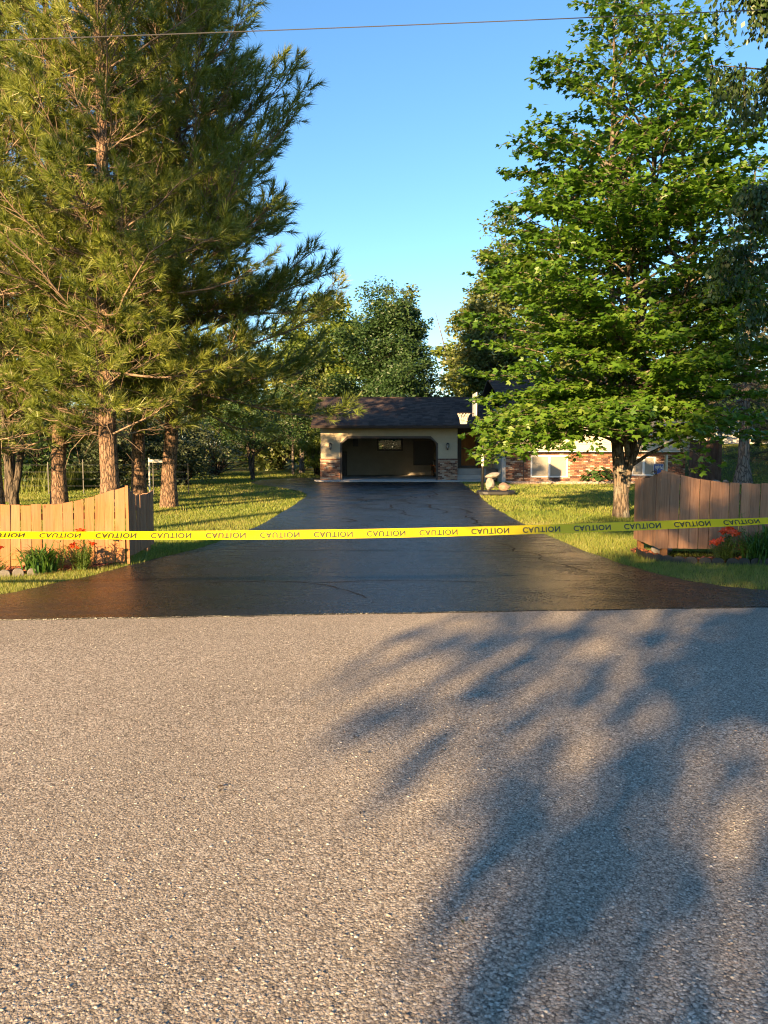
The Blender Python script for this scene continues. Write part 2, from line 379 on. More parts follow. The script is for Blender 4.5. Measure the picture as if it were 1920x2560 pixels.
# ------------------------------------------------------------------ the setting
def grid_axis(lim, n, p=3.0):
    t = np.linspace(-1, 1, n); return np.sign(t) * (np.abs(t) ** p) * lim * 0.85 + t * lim * 0.15
gx = grid_axis(420, 141); gy = grid_axis(420, 141) + 20
X, Y = np.meshgrid(gx, gy); Z = ground_z(X, Y)
nx = len(gx); idx = np.arange(nx * len(gy)).reshape(len(gy), nx)
F = np.stack([idx[:-1, :-1], idx[:-1, 1:], idx[1:, 1:], idx[1:, :-1]], -1).reshape(-1, 4)
o = obj('ground', np_mesh('ground', np.stack([X, Y, Z], -1).reshape(-1, 3), F, M['ground'], True)); tag(o, 'wide grassy ground under the lawns and trees', kind='structure')

def road_y(x): return 7.70 + 0.078 * x
def polygon_slab(name, pts, z0, z1, mat, kind='structure', label=None):
    me = bpy.data.meshes.new(name); bm = bmesh.new()
    top = [bm.verts.new((p[0], p[1], z1)) for p in pts]; f = bm.faces.new(top)
    if f.normal.z < 0: f.normal_flip()
    bot = [bm.verts.new((p[0], p[1], z0)) for p in pts]; n = len(pts)
    for i in range(n): bm.faces.new((top[i], top[(i+1) % n], bot[(i+1) % n], bot[i]))
    bmesh.ops.triangulate(bm, faces=[f]); bmesh.ops.recalc_face_normals(bm, faces=bm.faces)
    bm.to_mesh(me); bm.free(); me.materials.append(mat)
    o = obj(name, me); return tag(o, label, kind=kind)
polygon_slab('road', [(-160, road_y(-160)), (-160, -1.2 + 0.078 * -160), (160, -1.2 + 0.078 * 160), (160, road_y(160))], -0.1, 0.012, M['road'], label='weathered grey asphalt road with exposed pale chippings')
left_edge = smooth_line([(-8.2, 7.12), (-6.4, 7.75), (-5.2, 8.25), (-4.36, 8.66), (-4.11, 9.25), (-3.81, 9.95), (-3.45, 11.38), (-3.05, 12.8), (-2.84, 14.46), (-2.66, 16.61), (-2.6, 20.95), (-2.62, 25.0), (-2.75, 27.2), (-3.3, 29.4), (-4.4, 31.9), (-5.55, 34.2), (-6.25, 36.2), (-6.23, 38.4), (-5.53, 40.4), (-4.4, 41.6), (-3.35, 42.2)], 5)
right_edge = smooth_line([(3.60, 37.0), (3.62, 36.0), (3.50, 32.6), (3.31, 27.5), (3.08, 22.5), (3.02, 18.6), (3.07, 15.85), (3.18, 13.1), (3.39, 11.15), (3.66, 9.9), (4.05, 9.25), (4.6, 8.86), (5.6, 8.62), (7.4, 8.5), (9.2, 8.44)], 5)
rng0 = np.random.default_rng(3)
def jag(l, a): return [(x + rng0.normal(0, a), y + rng0.normal(0, a)) for x, y in l]
road_side = [(x, road_y(x) - 0.03 + rng0.normal(0, 0.012)) for x in np.linspace(9.2, -8.2, 60)]
drive_poly = jag(left_edge, 0.015) + [(-3.32, 37.02)] + jag(right_edge, 0.015) + road_side
driveway = polygon_slab('driveway', drive_poly, -0.05, 0.026, M['drive'], label='freshly sealed glossy black asphalt driveway')

# cracks telegraphing through the sealer
crng = np.random.default_rng(8)
def crack(pts, w, jitter=0.05):
    P = smooth_line(pts, 5); mb = MB(); L = []; Rr = []
    for i, p in enumerate(P):
        a = np.array(P[max(i-1, 0)]); b = np.array(P[min(i+1, len(P)-1)]); t = b - a; t = t / (np.linalg.norm(t) + 1e-9); n = np.array([-t[1], t[0]])
        q = np.array(p) + n * crng.normal(0, jitter); ww = w * crng.uniform(0.4, 1.3) * (1 if 0 < i < len(P)-1 else 0.2)
        L.append((*(q + n * ww), 0.030)); Rr.append((*(q - n * ww), 0.030))
    n = len(P); mb.add(L + Rr, [(i, i+1, n+i+1, n+i) for i in range(n-1)])
    return mb.build('crack', M['crack'], driveway)
for c in ([(-0.7, 21.2), (0.15, 20.6), (0.2, 22.2), (0.75, 22.8), (0.55, 24.2), (1.0, 25.3), (0.9, 26.2)], [(0.15, 20.6), (0.5, 19.9), (0.45, 18.9), (0.95, 18.4)],
          [(0.75, 22.8), (1.35, 22.2), (1.25, 21.2), (1.6, 20.1), (1.5, 19.3)], [(-1.6, 27.4), (-0.9, 28.3), (-0.2, 28.6), (0.2, 29.7), (0.9, 30.4)],
          [(-0.4, 23.6), (-0.75, 24.4), (-0.7, 25.4), (-0.15, 26.2)], [(-2.0, 25.0), (-1.4, 25.9), (-0.7, 25.4)], [(1.7, 24.8), (1.55, 26.0), (1.9, 27.2), (1.7, 29.5)],
          [(-0.5, 31.0), (0.3, 31.9), (1.3, 32.2)], [(1.9, 18.6), (2.1, 17.6), (2.0, 16.7), (2.25, 15.7)], [(2.1, 20.8), (2.25, 19.9), (2.1, 19.2)],
          [(-2.1, 33.0), (-1.2, 33.6), (0.2, 33.3), (1.4, 34.0)], [(-0.95, 18.0), (-0.7, 17.4), (-0.95, 17.0)], [(-0.15, 17.7), (0.0, 17.4)]):
    crack(c, 0.028)
for c in ([(1.9, 13.4), (2.15, 12.9), (2.1, 12.3), (2.4, 11.9), (2.35, 11.3), (2.6, 10.7), (2.7, 10.2)], [(2.1, 12.3), (1.4, 12.2), (0.6, 12.35)], [(2.4, 11.9), (2.9, 12.1)],
          [(-2.2, 9.4), (-1.5, 9.5), (-0.9, 9.35), (-0.45, 8.9), (-0.2, 8.4)], [(-0.9, 9.35), (0.3, 9.55), (1.3, 9.4)], [(-1.9, 12.2), (-0.8, 12.4), (0.3, 12.3)]):
    crack(c, 0.012, 0.02)

# loose and proud chippings in the road surface near the walker
def chippings():
    r = np.random.default_rng(5); n = 6500
    yy = 1.7 + (r.random(n) ** 1.4) * 5.6; xx = (r.random(n) - 0.5) * (1.25 * yy + 1.0)
    keep = yy < road_y(xx) - 0.1; xx = xx[keep]; yy = yy[keep]; n = len(xx)
    s = r.uniform(0.0025, 0.0065, n); k = 5; a0 = r.random(n) * 6.28
    ang = a0[:, None] + np.arange(k) * 6.283 / k; rad = s[:, None] * r.uniform(0.7, 1.3, (n, k)); ex = r.uniform(0.8, 1.5, n)[:, None]
    ring = np.stack([xx[:, None] + rad * np.cos(ang) * ex, yy[:, None] + rad * np.sin(ang), np.full((n, k), 0.0115)], -1)
    top = np.stack([xx[:, None] + 0.6 * rad * np.cos(ang) * ex, yy[:, None] + 0.6 * rad * np.sin(ang), np.repeat((0.0125 + s * r.uniform(0.25, 0.6, n))[:, None], k, 1)], -1)
    V = np.concatenate([ring, top], 1).reshape(-1, 3); b = (np.arange(n) * 2 * k)[:, None, None]
    side = np.array([[j, (j+1) % k, k+(j+1) % k] for j in range(k)] + [[j, k+(j+1) % k, k+j] for j in range(k)] + [[k, k+j, k+j+1] for j in range(1, k-1)])
    Fc = (b + side[None]).reshape(-1, 3)
    m, nt, out = new_mat('chipping_stone'); gm = N(nt, 'NewGeometry')
    c = ramp(nt, gm.outputs['Random Per Island'], [(0.0, (.12,.1,.085)), (0.25, (.25,.21,.17)), (0.6, (.36,.32,.26)), (0.9, (.5,.46,.39)), (1.0, (.32,.22,.16))])
    principled(nt, out, c, 0.7, spec=0.35)
    tag(obj('road_chippings', np_mesh('road_chippings', V, Fc, m)), 'pale stone chippings standing proud of the road surface', kind='stuff')
chippings()
def litter():
    r = np.random.default_rng(15); n = 46; yy = r.uniform(2.4, 7.4, n); xx = r.uniform(-.46, .46, n) * yy; a = r.random(n) * 6.283; L = r.uniform(.008, .022, n); W = L * r.uniform(.15, .45, n)
    d = np.stack([np.cos(a), np.sin(a)], 1); e = np.stack([-d[:, 1], d[:, 0]], 1); c = np.stack([xx, yy], 1); z = np.full((n, 1), .0185)
    V = np.stack([np.concatenate([c - d * L[:, None], z], 1), np.concatenate([c + e * W[:, None], z + .006], 1), np.concatenate([c + d * L[:, None], z + .002], 1), np.concatenate([c - e * W[:, None], z + .004], 1)], 1).reshape(-1, 3)
    F = np.arange(n * 4).reshape(-1, 4); m = leaf_mat('dry_litter', [(.02,.015,.01), (.07,.045,.025), (.06,.08,.02)], .1)
    tag(obj('leaf_litter', np_mesh('leaf_litter', V, F, m)), 'scraps of dry leaf and twig lying on the road', kind='stuff')
litter()

# ------------------------------------------------------------------ house
HY = 38.0       # garage front
WY = 36.2       # front of the brick wing
house = empty('house', (0, HY, 0), 0, 'low tan house with brick base, brown roof and open double garage', 'house')
def hb(name, mat, *boxes, parent=house, bevel=0):
    mb = MB()
    for b in boxes: mb.box(b[0], b[1] - HY, b[2], b[3], b[4] - HY, b[5])
    o_ = mb.build(name, mat, parent, bevel=bevel); return o_
GX0, GX1, OX0, OX1, OT, GB = -3.1, 3.6, -2.16, 2.66, 2.22, 44.2
CH = 0.36
# garage shell
front = MB()
front.box(GX0, 0, 0, OX0, 0.2, 2.62); front.box(OX1, 0, 0, GX1, 0.2, 2.62); front.box(OX0, 0, OT, OX1, 0.2, 2.62)
front.prism([(OX0, OT - CH), (OX0 + CH, OT), (OX0, OT)], 'y', 0, 0.2); front.prism([(OX1, OT), (OX1 - CH, OT), (OX1, OT - CH)], 'y', 0, 0.2)
front_o = front.build('wall', M['siding'], house)
hb('wall', M['interior'], (GX0, HY + .2, 0, GX0 + .15, GB, 2.62)); hb('wall', M['interior'], (GX1 - .15, HY + .2, 0, GX1, GB, 2.62))
wx0, wx1, wz0, wz1 = -0.30, 0.98, 1.56, 2.14
hb('wall', M['interior'], (GX0, GB, 0, wx0, GB + .15, 2.62), (wx1, GB, 0, GX1, GB + .15, 2.62), (wx0, GB, 0, wx1, GB + .15, wz0), (wx0, GB, wz1, wx1, GB + .15, 2.62))
hb('ceiling', M['interior'], (GX0 + .15, HY + .2, 2.5, GX1 - .15, GB, 2.6))
hb('garage_floor', M['concrete'], (GX0 + .15, HY - .02, -.05, GX1 - .15, GB, 0.075))
w = hb('window', M['trim'], (wx0 - .09, GB - .04, wz0 - .09, wx1 + .09, GB + .02, wz0), (wx0 - .09, GB - .04, wz1, wx1 + .09, GB + .02, wz1 + .09), (wx0 - .09, GB - .04, wz0, wx0, GB + .02, wz1), (wx1, GB - .04, wz0, wx1 + .09, GB + .02, wz1))
hb('pane', M['glass'], (wx0, GB + .06, wz0, wx1, GB + .07, wz1), parent=w)
# opening trim, cut corners at the top
tr = MB(); t = 0.11
tr.box(OX0, -.03, 0.03, OX0 + .09, .12, OT - CH); tr.box(OX1 - .09, -.03, 0.03, OX1, .12, OT - CH); tr.box(OX0 + CH, -.03, OT - t, OX1 - CH, .12, OT)
tr.prism([(OX0, OT - CH), (OX0 + .09, OT - CH), (OX0 + CH + .03, OT - t), (OX0 + CH, OT)], 'y', -.03, .12)
tr.prism([(OX1, OT - CH), (OX1 - .09, OT - CH), (OX1 - CH - .03, OT - t), (OX1 - CH, OT)], 'y', -.03, .12)
tr.build('door_trim', M['trim'], house)
dr = hb('overhead_door', M['interior'], (OX0, HY + .5, 2.36, OX1, HY + 2.9, 2.41))
for x in (OX0 - .02, OX1 - .02): hb('track', M['galv'], (x, HY + .25, 2.32, x + .04, HY + 3.2, 2.36), parent=dr)
# lap siding boards
for x0, x1 in ((GX0 - .015, OX0), (OX1, GX1 + .015)):
    for i, z in enumerate((1.12, 1.41, 1.70, 1.99)):
        z1 = min(z + .284, OT - CH - .002) if i == 2 else z + .284
        if i == 3:
            z1 = z + .284
        mb = MB(); mb.prism([(-.026, z), (0, z), (0, z1), (-.010, z1)], 'x', x0, x1)
        mb.build('siding_board', M['siding'], house)
for i, z in enumerate((2.28, 2.48)):
    mb = MB(); mb.prism([(-.028, z), (0, z), (0, z + .194), (-.012, z + .194)], 'x', GX0 - .017, GX1 + .017); mb.build('siding_board', M['siding'], house)
# brick
bm_ = MB(); bm_.box(-.098, -.045, -.030, .098, .045, .030); brick_me = bm_.mesh('brick', M['brick'], bevel=0.005)
brng = np.random.default_rng(21); rest = MB(); nb = [0]
def brickwork(parent, x0, x1, y, z0, z1, limit, skip=None):
    bh, bw = .0725, .208
    for r_ in range(int((z1 - z0) / bh)):
        z = z0 + (r_ + .5) * bh; off = (r_ % 2) * bw / 2; x = x0 + off
        if off:
            sp = [(x0, x0 + off - .01)]
        else: sp = []
        while x < x1 - .02:
            sp.append((x, min(x + bw - .012, x1))); x += bw
        for a, b in sp:
            if b - a < .03 or (skip and skip((a + b) / 2, z)): continue
            dx = brng.uniform(-.006, .006)
            if nb[0] < limit and b - a > .15:
                br = obj('brick', brick_me, parent, ((a + b) / 2, y - HY + dx, z)); br.scale = ((b - a) / .196, 1, brng.uniform(.92, 1.05)); nb[0] += 1
            else:
                rest.box(a, y - HY - .045 + dx, z - .030, b, y - HY + .03 + dx, z + .030)
pier = hb('brick_base', M['mortar'], (GX0 - .04, HY - .06, .03, OX0 - .005, HY - .004, 1.10)); brickwork(pier, GX0 - .04, OX0, HY - .045, .045, 1.04, 300)
hb('ledge', M['brick'], (GX0 - .05, HY - .11, 1.052, OX0, HY - .002, 1.118), parent=pier)
pier = hb('brick_base', M['mortar'], (OX1 + .005, HY - .06, .03, GX1 + .02, HY - .004, 1.10)); brickwork(pier, OX1, GX1 + .02, HY - .045, .045, 1.04, 300)
hb('ledge', M['brick'], (OX1, HY - .11, 1.052, GX1 + .03, HY - .002, 1.118), parent=pier)
# garage roof: low gable, eave toward the street
EY, RY, EZ, RZ, RX0, RX1 = 37.35, 41.4, 2.74, 4.33, -3.5, 5.56
sl = (RZ - EZ) / (RY - EY)
roof = MB(); roof.prism([(EY - HY, EZ - .1), (RY - HY, RZ - .1), (2 * RY - EY - HY, EZ - .1), (2 * RY - EY - HY, EZ - .02), (RY - HY, RZ - .02), (EY - HY, EZ - .02)], 'x', RX0, RX1)
roof_o = roof.build('roof', M['trim'], house)
def shingles(x0, x1, ey, ez, ry, rz, parent, seed):
    r = np.random.default_rng(seed); mb = MB(); L = math.hypot(ry - ey, rz - ez); n = int(L / .15); uy, uz = (ry - ey) / L, (rz - ez) / L; ny, nz = -uz, uy
    for i in range(n + 1):
        x = x0 - r.uniform(0, .3); a = i * .15 - .01; b = min(a + .17, L)
        while x < x1:
            w_ = r.uniform(.18, .36); xa, xb = max(x, x0), min(x + w_ - .006, x1); x += w_
            if xb - xa < .02: continue
            h = .012 + r.uniform(0, .010)
            q = lambda s_, hh: (ey + uy * s_ + ny * hh - HY, ez + uz * s_ + nz * hh)
            p0, p1, p2, p3 = q(a, -.012), q(a, h), q(b, .003), q(b, -.012)
            mb.add([(xa, *p0), (xa, *p1), (xa, *p2), (xb, *p0), (xb, *p1), (xb, *p2)], [(0, 1, 4, 3), (1, 2, 5, 4), (0, 2, 1), (3, 4, 5)])
    s_o = mb.build('shingles', M['shingle'], parent); s_o['kind'] = 'stuff'
shingles(RX0 - .03, RX1, EY - .04, EZ - .02, RY, RZ - .02, roof_o, 4)
hb('ridge_cap', M['shingle'], (RX0 - .03, RY - .1, RZ - .05, RX1, RY + .1, RZ + .012), parent=roof_o)
gut = MB(); gut.prism([(EY - .12 - HY, EZ - .15), (EY - .005 - HY, EZ - .15), (EY - .005 - HY, EZ - .035), (EY - .15 - HY, EZ - .035)], 'x', RX0 - .02, RX1)
gut.build('gutter', M['trim'], house)
hb('soffit', M['siding'], (GX0, EY + .01, EZ - .14, RX1, HY - .002, EZ - .115))
hb('fascia', M['trim'], (RX0, EY, EZ - .16, RX1, EY + .02, EZ - .115))
gab = MB(); gab.prism([(0.0, 2.62), (GB + .15 - HY, 2.62), (RY - HY, RZ - .12)], 'x', GX0, GX0 + .1); gab.build('gable', M['siding'], house)
# sconces
def lantern(x):
    l = empty('lantern', (x, -.02, 1.55)); l.parent = house
    MB().box(-.05, -.02, .10, .05, .0, .34).build('back_plate', M['metal_dark'], l)
    MB().tube([(0, 0, .30), (0, -.07, .34), (0, -.13, .31)], .012, 6).build('arm', M['metal_dark'], l)
    MB().lathe([(.004, .36), (.03, .33), (.085, .28), (.09, .265)], 8, 0, -.13).build('cap', M['metal_dark'], l)
    MB().lathe([(.075, .262), (.05, .06)], 8, 0, -.13).build('glass', M['lamp_glass'], l)
    cg = MB()
    for k in range(4):
        a = math.pi / 4 + k * math.pi / 2; cg.tube([(.078 * math.cos(a), -.13 + .078 * math.sin(a), .265), (.052 * math.cos(a), -.13 + .052 * math.sin(a), .05)], .007, 5)
    cg.lathe([(.06, .06), (.06, .045), (.02, .0)], 8, 0, -.13); cg.build('cage', M['metal_dark'], l)
lantern(-2.63); lantern(3.13)
# entry: door, sidelight, step
NY = 39.7
hb('wall', M['siding'], (GX1, NY, 0, 5.57, NY + .15, 2.62)); hb('wall', M['siding'], (GX1 - .12, HY + .1, 0, GX1 + .001, NY, 2.62))
for z in (.1, .4, .7, 1.0, 1.3, 1.6, 1.9, 2.2):
    mb = MB(); mb.prism([(NY - .024 - HY, z), (NY - HY, z), (NY - HY, z + .294), (NY - .008 - HY, z + .294)], 'x', 5.0, 5.57); mb.build('siding_board', M['siding'], house)
D0, D1 = 3.88, 4.78
dz = .62
hb('door_frame', M['trim'], (D0 - .1, NY - .06, dz - .04, D0, NY - .002, 2.62), (D1, NY - .06, dz - .04, D1 + .06, NY - .002, 2.62), (D0, NY - .06, 2.56, D1, NY - .002, 2.62), (5.02, NY - .06, dz - .04, 5.1, NY - .002, 2.62), (D1 + .06, NY - .06, 2.56, 5.02, NY - .002, 2.62))
door = hb('door', M['door_wood'], (D0, NY - .03, dz, D1, NY - .004, 2.55))
for k in range(6):
    a = D0 + .15 + k * .102; hb('panel', M['door_wood'], (a, NY - .042, dz + .55, a + .096, NY - .0301, 1.55), parent=door); hb('panel', M['door_wood'], (a, NY - .042, 1.68, a + .096, NY - .0301, 2.3), parent=door)
hb('panel', M['door_wood'], (D0 + .15, NY - .04, dz + .14, D1 - .15, NY - .0301, dz + .46), parent=door)
hb('knocker', M['metal_dark'], (4.30, NY - .06, 2.36, 4.34, NY - .0302, 2.46), parent=door)
storm = hb('storm_door', M['trim'], (D0, NY - .085, dz, D0 + .09, NY - .061, 2.55), (D1 - .09, NY - .085, dz, D1, NY - .061, 2.55), (D0 + .09, NY - .085, 2.44, D1 - .09, NY - .061, 2.55), (D0 + .09, NY - .085, dz, D1 - .09, NY - .061, dz + .12), (D0 + .09, NY - .085, 1.58, D1 - .09, NY - .061, 1.61))
hb('handle', M['metal_dark'], (D1 - .07, NY - .12, 1.46, D1 - .04, NY - .086, 1.66), parent=storm)
hb('sidelight', M['door_wood'], (D1 + .06, NY - .03, dz, 5.02, NY - .004, 2.56))
hb('step', M['concrete'], (3.74, NY - .75, 0, 5.2, NY - .061, .60)); hb('step', M['concrete'], (3.62, NY - 1.2, 0, 5.25, NY - .751, .30))
# brick wing
WX0, WX1 = 5.57, 14.1
hb('wall', M['mortar'], (WX0, WY, 0, WX1, WY + .2, 1.46)); hb('wall', M['siding_up'], (WX0, WY + .2, 0, WX0 + .2, 46, 3.62)); hb('wall', M['mortar'], (WX1 - .2, WY + .2, 0, WX1, 46, 1.46))
hb('corner_trim', M['concrete'], (WX0 - .03, WY - .06, 0, WX0 + .14, WY + .2, 1.46))
wb = hb('brick_base', M['mortar'], (WX0 + .15, WY - .02, 0, WX1, WY - .001, 1.45))
W1 = (6.88, 8.62, .27, 1.30); W2 = (11.62, 12.72, .35, 1.22)
brickwork(wb, WX0 + .15, WX1 + .03, WY - .03, .03, 1.44, 300, lambda x, z: any(a - .1 < x < b + .1 and c - .03 < z < d + .03 for a, b, c, d in (W1, W2)))
r_o = rest.build('bricks', M['brick'], wb); r_o['kind'] = 'stuff'
for a, b, c, d in (W1, W2):
    wn_ = hb('window', M['white'], (a, WY - .09, c, a + .07, WY - .021, d), (b - .07, WY - .09, c, b, WY - .021, d), (a + .07, WY - .09, d - .06, b - .07, WY - .021, d), (a + .07, WY - .09, c, b - .07, WY - .021, c + .06), ((a + b) / 2 - .05, WY - .09, c + .06, (a + b) / 2 + .05, WY - .021, d - .06))
    for p0, p1 in ((a + .07, (a + b) / 2 - .05), ((a + b) / 2 + .05, b - .07)):
        hb('pane', M['glass_clear'], (p0, WY - .05, c + .06, p1, WY - .045, d - .06), parent=wn_)
    hb('blind', M['blind'] if a < 10 else M['leaf_grey'] if False else M['blind'], (a + .07, WY - .035, c + .06, b - .07, WY - .03, d - .06), parent=wn_)
hb('conduit', M['trim'], (6.52, WY - .13, .1, 6.55, WY - .10, 1.46))
UY = WY - .4
hb('wall', M['siding_up'], (WX0, UY, 1.50, WX1 + .2, UY + .2, 3.62)); hb('wall', M['siding_up'], (WX1, UY + .2, 1.5, WX1 + .2, 46, 3.62)); hb('wall', M['siding_up'], (WX0, 46, 0, WX1 + .2, 46.2, 3.62))
hb('soffit', M['white'], (WX0, UY, 1.465, WX1 + .2, WY - .001, 1.498))
for i in range(7):
    z = 1.52 + i * .285; mb = MB(); mb.prism([(UY - .024 - HY, z), (UY - HY, z), (UY - HY, z + .279), (UY - .008 - HY, z + .279)], 'x', WX0 - .01, WX1 + .21); mb.build('siding_board', M['siding_up'], house)
for a, b in ((7.2, 9.4), (11.0, 13.0)):
    wn_ = hb('window', M['white'], (a, UY - .09, 2.2, a + .08, UY - .025, 3.3), (b - .08, UY - .09, 2.2, b, UY - .025, 3.3), (a + .08, UY - .09, 3.22, b - .08, UY - .025, 3.3), (a + .08, UY - .09, 2.2, b - .08, UY - .025, 2.28))
    hb('pane', M['glass'], (a + .08, UY - .05, 2.28, b - .08, UY - .045, 3.22), parent=wn_)
wr = MB(); wr.prism([(UY - .5 - HY, 3.5), (41 - HY, 5.2), (46.9 - HY, 3.5), (46.9 - HY, 3.6), (41 - HY, 5.3), (UY - .5 - HY, 3.6)], 'x', WX0 - .1, WX1 + .7); wr_o = wr.build('roof', M['trim'], house)
shingles(WX0 - .12, WX1 + .72, UY - .53, 3.6, 41, 5.3, wr_o, 5)
# apron slab
polygon_slab('apron_slab', [(-3.25, 37.0), (3.72, 37.0), (5.3, 37.55), (5.3, 38.6), (3.6, 39.2), (GX1, HY + .05), (GX0, HY + .05), (-3.45, 38.1)], -.05, .07, M['concrete'], label='pale concrete apron in front of the garage')
# inside the garage
o = empty('storage_cabinet', (-2.45, 43.5, .075), 0, 'tall dark cabinet in the back left corner of the garage', 'cabinet')
MB().box(-.4, -.3, 0, .35, .5, 1.35).build('carcass', M['trim'], o, bevel=.01); MB().box(-.37, -.325, .05, -.03, -.301, 1.3).build('door', M['trim'], o); MB().box(-.01, -.325, .05, .32, -.301, 1.3).build('door', M['trim'], o)
o = empty('wall_box', (-1.62, GB - .14, 1.72), 0, 'small black box mounted high on the garage back wall', 'wall box')
MB().box(-.15, 0, 0, .15, .13, .44).build('casing', M['metal_dark'], o, bevel=.01); MB().lathe([(.08, 0), (.08, .012), (.03, .014)], 12).build('dial', M['trim'], o).matrix_local = Matrix.Translation((0, -.0, .22)) @ Matrix.Rotation(R(90), 4, 'X')
o = empty('framed_dark_panel', (2.26, GB - .08, .66), 0, 'large dark framed panel on the back wall of the garage', 'panel')
MB().box(-.5, 0, .03, .5, .05, 1.3).build('sheet', M['black_plastic'], o)
f_ = MB(); f_.box(-.58, -.02, -.02, -.5, .07, 1.38); f_.box(.5, -.02, -.02, .58, .07, 1.38); f_.box(-.5, -.02, 1.3, .5, .07, 1.38); f_.box(-.5, -.02, -.02, .5, .07, .03); f_.build('frame', M['trim'], o)
o = empty('workbench', (3.0, 43.3, .075), 0, 'cluttered wooden workbench along the right garage wall', 'workbench')
MB().box(-.35, -.9, .55, .42, .6, .62).build('top', M['rust'], o); MB().box(-.3, -.85, .25, .4, .55, .29).build('shelf', M['rust'], o)
for x in (-.3, .34):
    for y in (-.85, .5): MB().box(x, y, 0, x + .06, y + .06, .55).build('leg', M['dark_wood'], o)
for i, (x, y, z, w_, h, m_) in enumerate(((-.1, -.6, .62, .3, .28, 'trim'), (.1, -.2, .62, .25, .42, 'metal_dark'), (-.12, .2, .62, .22, .2, 'white'), (-.05, -.5, .29, .34, .2, 'rust'), (0, .1, .29, .3, .22, 'white'))):
    o = empty('storage_box', (3.0 + x, 43.3 + y, .075 + z), 0, ['dark box on the front of the workbench', 'tall black box in the middle of the workbench', 'small white box at the back of the workbench', 'rust-coloured bin on the shelf under the workbench', 'white bin on the shelf under the workbench'][i], 'box')
    MB().box(-w_/2, -w_/2, 0, w_/2, w_/2, h * .82).build('tub', M[m_], o, bevel=.01); MB().box(-w_/2 - .01, -w_/2 - .01, h * .82, w_/2 + .01, w_/2 + .01, h).build('lid', M[m_], o, bevel=.008)

# ------------------------------------------------------------------ small wooden box by the entry
cr = empty('wooden_box', (5.2, 37.95, .07), R(-14), 'small slatted wooden box with an open end beside the entry step', 'box')
for i in range(5): MB().box(-.12, -.26, .02 + i * .1, .36, -.235, .11 + i * .1).build('slat', M['crate_wood'], cr)
for i in range(5): MB().box(-.12, .235, .02 + i * .1, .36, .26, .11 + i * .1).build('slat', M['crate_wood'], cr)
MB().box(-.15, -.29, .525, .39, .29, .56).build('top', M['crate_wood'], cr); MB().box(.34, -.234, .02, .36, .234, .52).build('end_board', M['crate_wood'], cr)
for y in (-.26, .2): MB().box(-.145, y, 0, -.121, y + .06, .524).build('corner_post', M['crate_wood'], cr)
MB().box(-.14, -.2, .03, .338, .2, .045).build('floor_board', M['dark_wood'], cr)

# ------------------------------------------------------------------ fences
def fence_boards(root, a, b, w, top, bottom, mat, rng, normal_in, lean=0.0):
    """boards from a to b (world xy), top(s)/bottom(s) in metres with s the distance along; rails and posts behind"""
    a = np.array(a); b = np.array(b); L = np.linalg.norm(b - a); t = (b - a) / L; n = np.array(normal_in); o3 = np.array(root.location)
    ang = math.atan2(t[1], t[0]); k = max(1, round(L / w)); w = L / k
    for i in range(k):
        s0 = i * w; s1 = s0 + w - rng.uniform(.007, .014); z0 = bottom((s0 + s1) / 2) + rng.normal(0, .004)
        m = MB(); e = rng.normal(0, .006)
        m.prism([(0, z0), (s1 - s0, z0), (s1 - s0, top(s1) + e), (s1 * 0 + (s1 - s0) / 2, top((s0 + s1) / 2) + e), (0, top(s0) + e)], 'y', 0, .018)
        p = a + t * s0 + n * rng.uniform(-.003, .003)
        o_ = m.build('board', mat, root); o_.location = (p[0] - o3[0], p[1] - o3[1], 0); o_.rotation_euler = (rng.normal(0, .006), lean + rng.normal(0, .007), ang)
    return t, n, L
frng = np.random.default_rng(12)
def rail(root, a, b, z, n, mat, d0=.03, d1=.07, h=.09):
    a = np.array(a); b = np.array(b); o3 = np.array(root.location)[:2]; n = np.array(n)
    q = [a + n * d0 - o3, b + n * d0 - o3, b + n * d1 - o3, a + n * d1 - o3]
    MB().prism([tuple(p) for p in q], 'z', z, z + h).build('rail', mat, root)
def post(root, x, y, h, mat, s=.045, z=-.1):
    MB().box(x - s, y - s, z, x + s, y + s, h).build('post', mat, root, bevel=.006).location = (-root.location.x, -root.location.y, 0)
def scroll(root, x, y, z, dx, dy, mat):
    pts = []
    for i in range(26):
        a = i * .42; r_ = .055 - .0019 * i; pts.append((dx * (.07 + r_ * math.cos(a)), dy * (.07 + r_ * math.cos(a)), .04 + r_ * math.sin(a)))
    m = MB(); m.tube(pts, .006, 5); m.tube([(dx * .12, dy * .12, .03), (dx * .19, dy * .19, .05), (dx * .26, dy * .26, .03)], .006, 5); m.tube([(0, 0, 0), (dx * .28, dy * .28, 0)], .006, 5)
    o_ = m.build('scroll_bracket', mat, root); o_.location = (x - root.location.x, y - root.location.y, z)
# left corner fence: front face toward the road and a return along the driveway
LC = (-3.70, 10.92); LL = (-6.5, 10.22); LB = (-3.78, 12.5)
lf = empty('board_fence', (LC[0], LC[1], 0), 0, 'sunlit orange cedar board fence with scooped top in the left corner', 'fence', 'corner fences beside the driveway')
Lf = math.hypot(LC[0] - LL[0], LC[1] - LL[1])
def l_top(s):
    d = Lf - s; return .90 + .24 * max(0, 1 - d / .95) ** 1.35 + .22 * max(0, (d - 1.5) / 1.4) ** 1.5
def l_bot(s): return .035 + .02 * math.sin(s * 5)
nf = np.array([.243, .97]) * 1.0
fence_boards(lf, LL, LC, .1372, l_top, l_bot, M['cedar'], frng, nf, lean=R(1.2))
fence_boards(lf, (LB[0], LB[1]), (LC[0] + .02, LC[1] + .03), .118, lambda s: 1.0 - .05 * math.sin(s * 2.0) + .13 * (s / 1.55) ** 3, lambda s: .12, M['cedar_grey'], frng, np.array([0, 0]))
rail(lf, LL, LC, .25, nf, M['cedar']); rail(lf, LL, LC, .68, nf, M['cedar'])
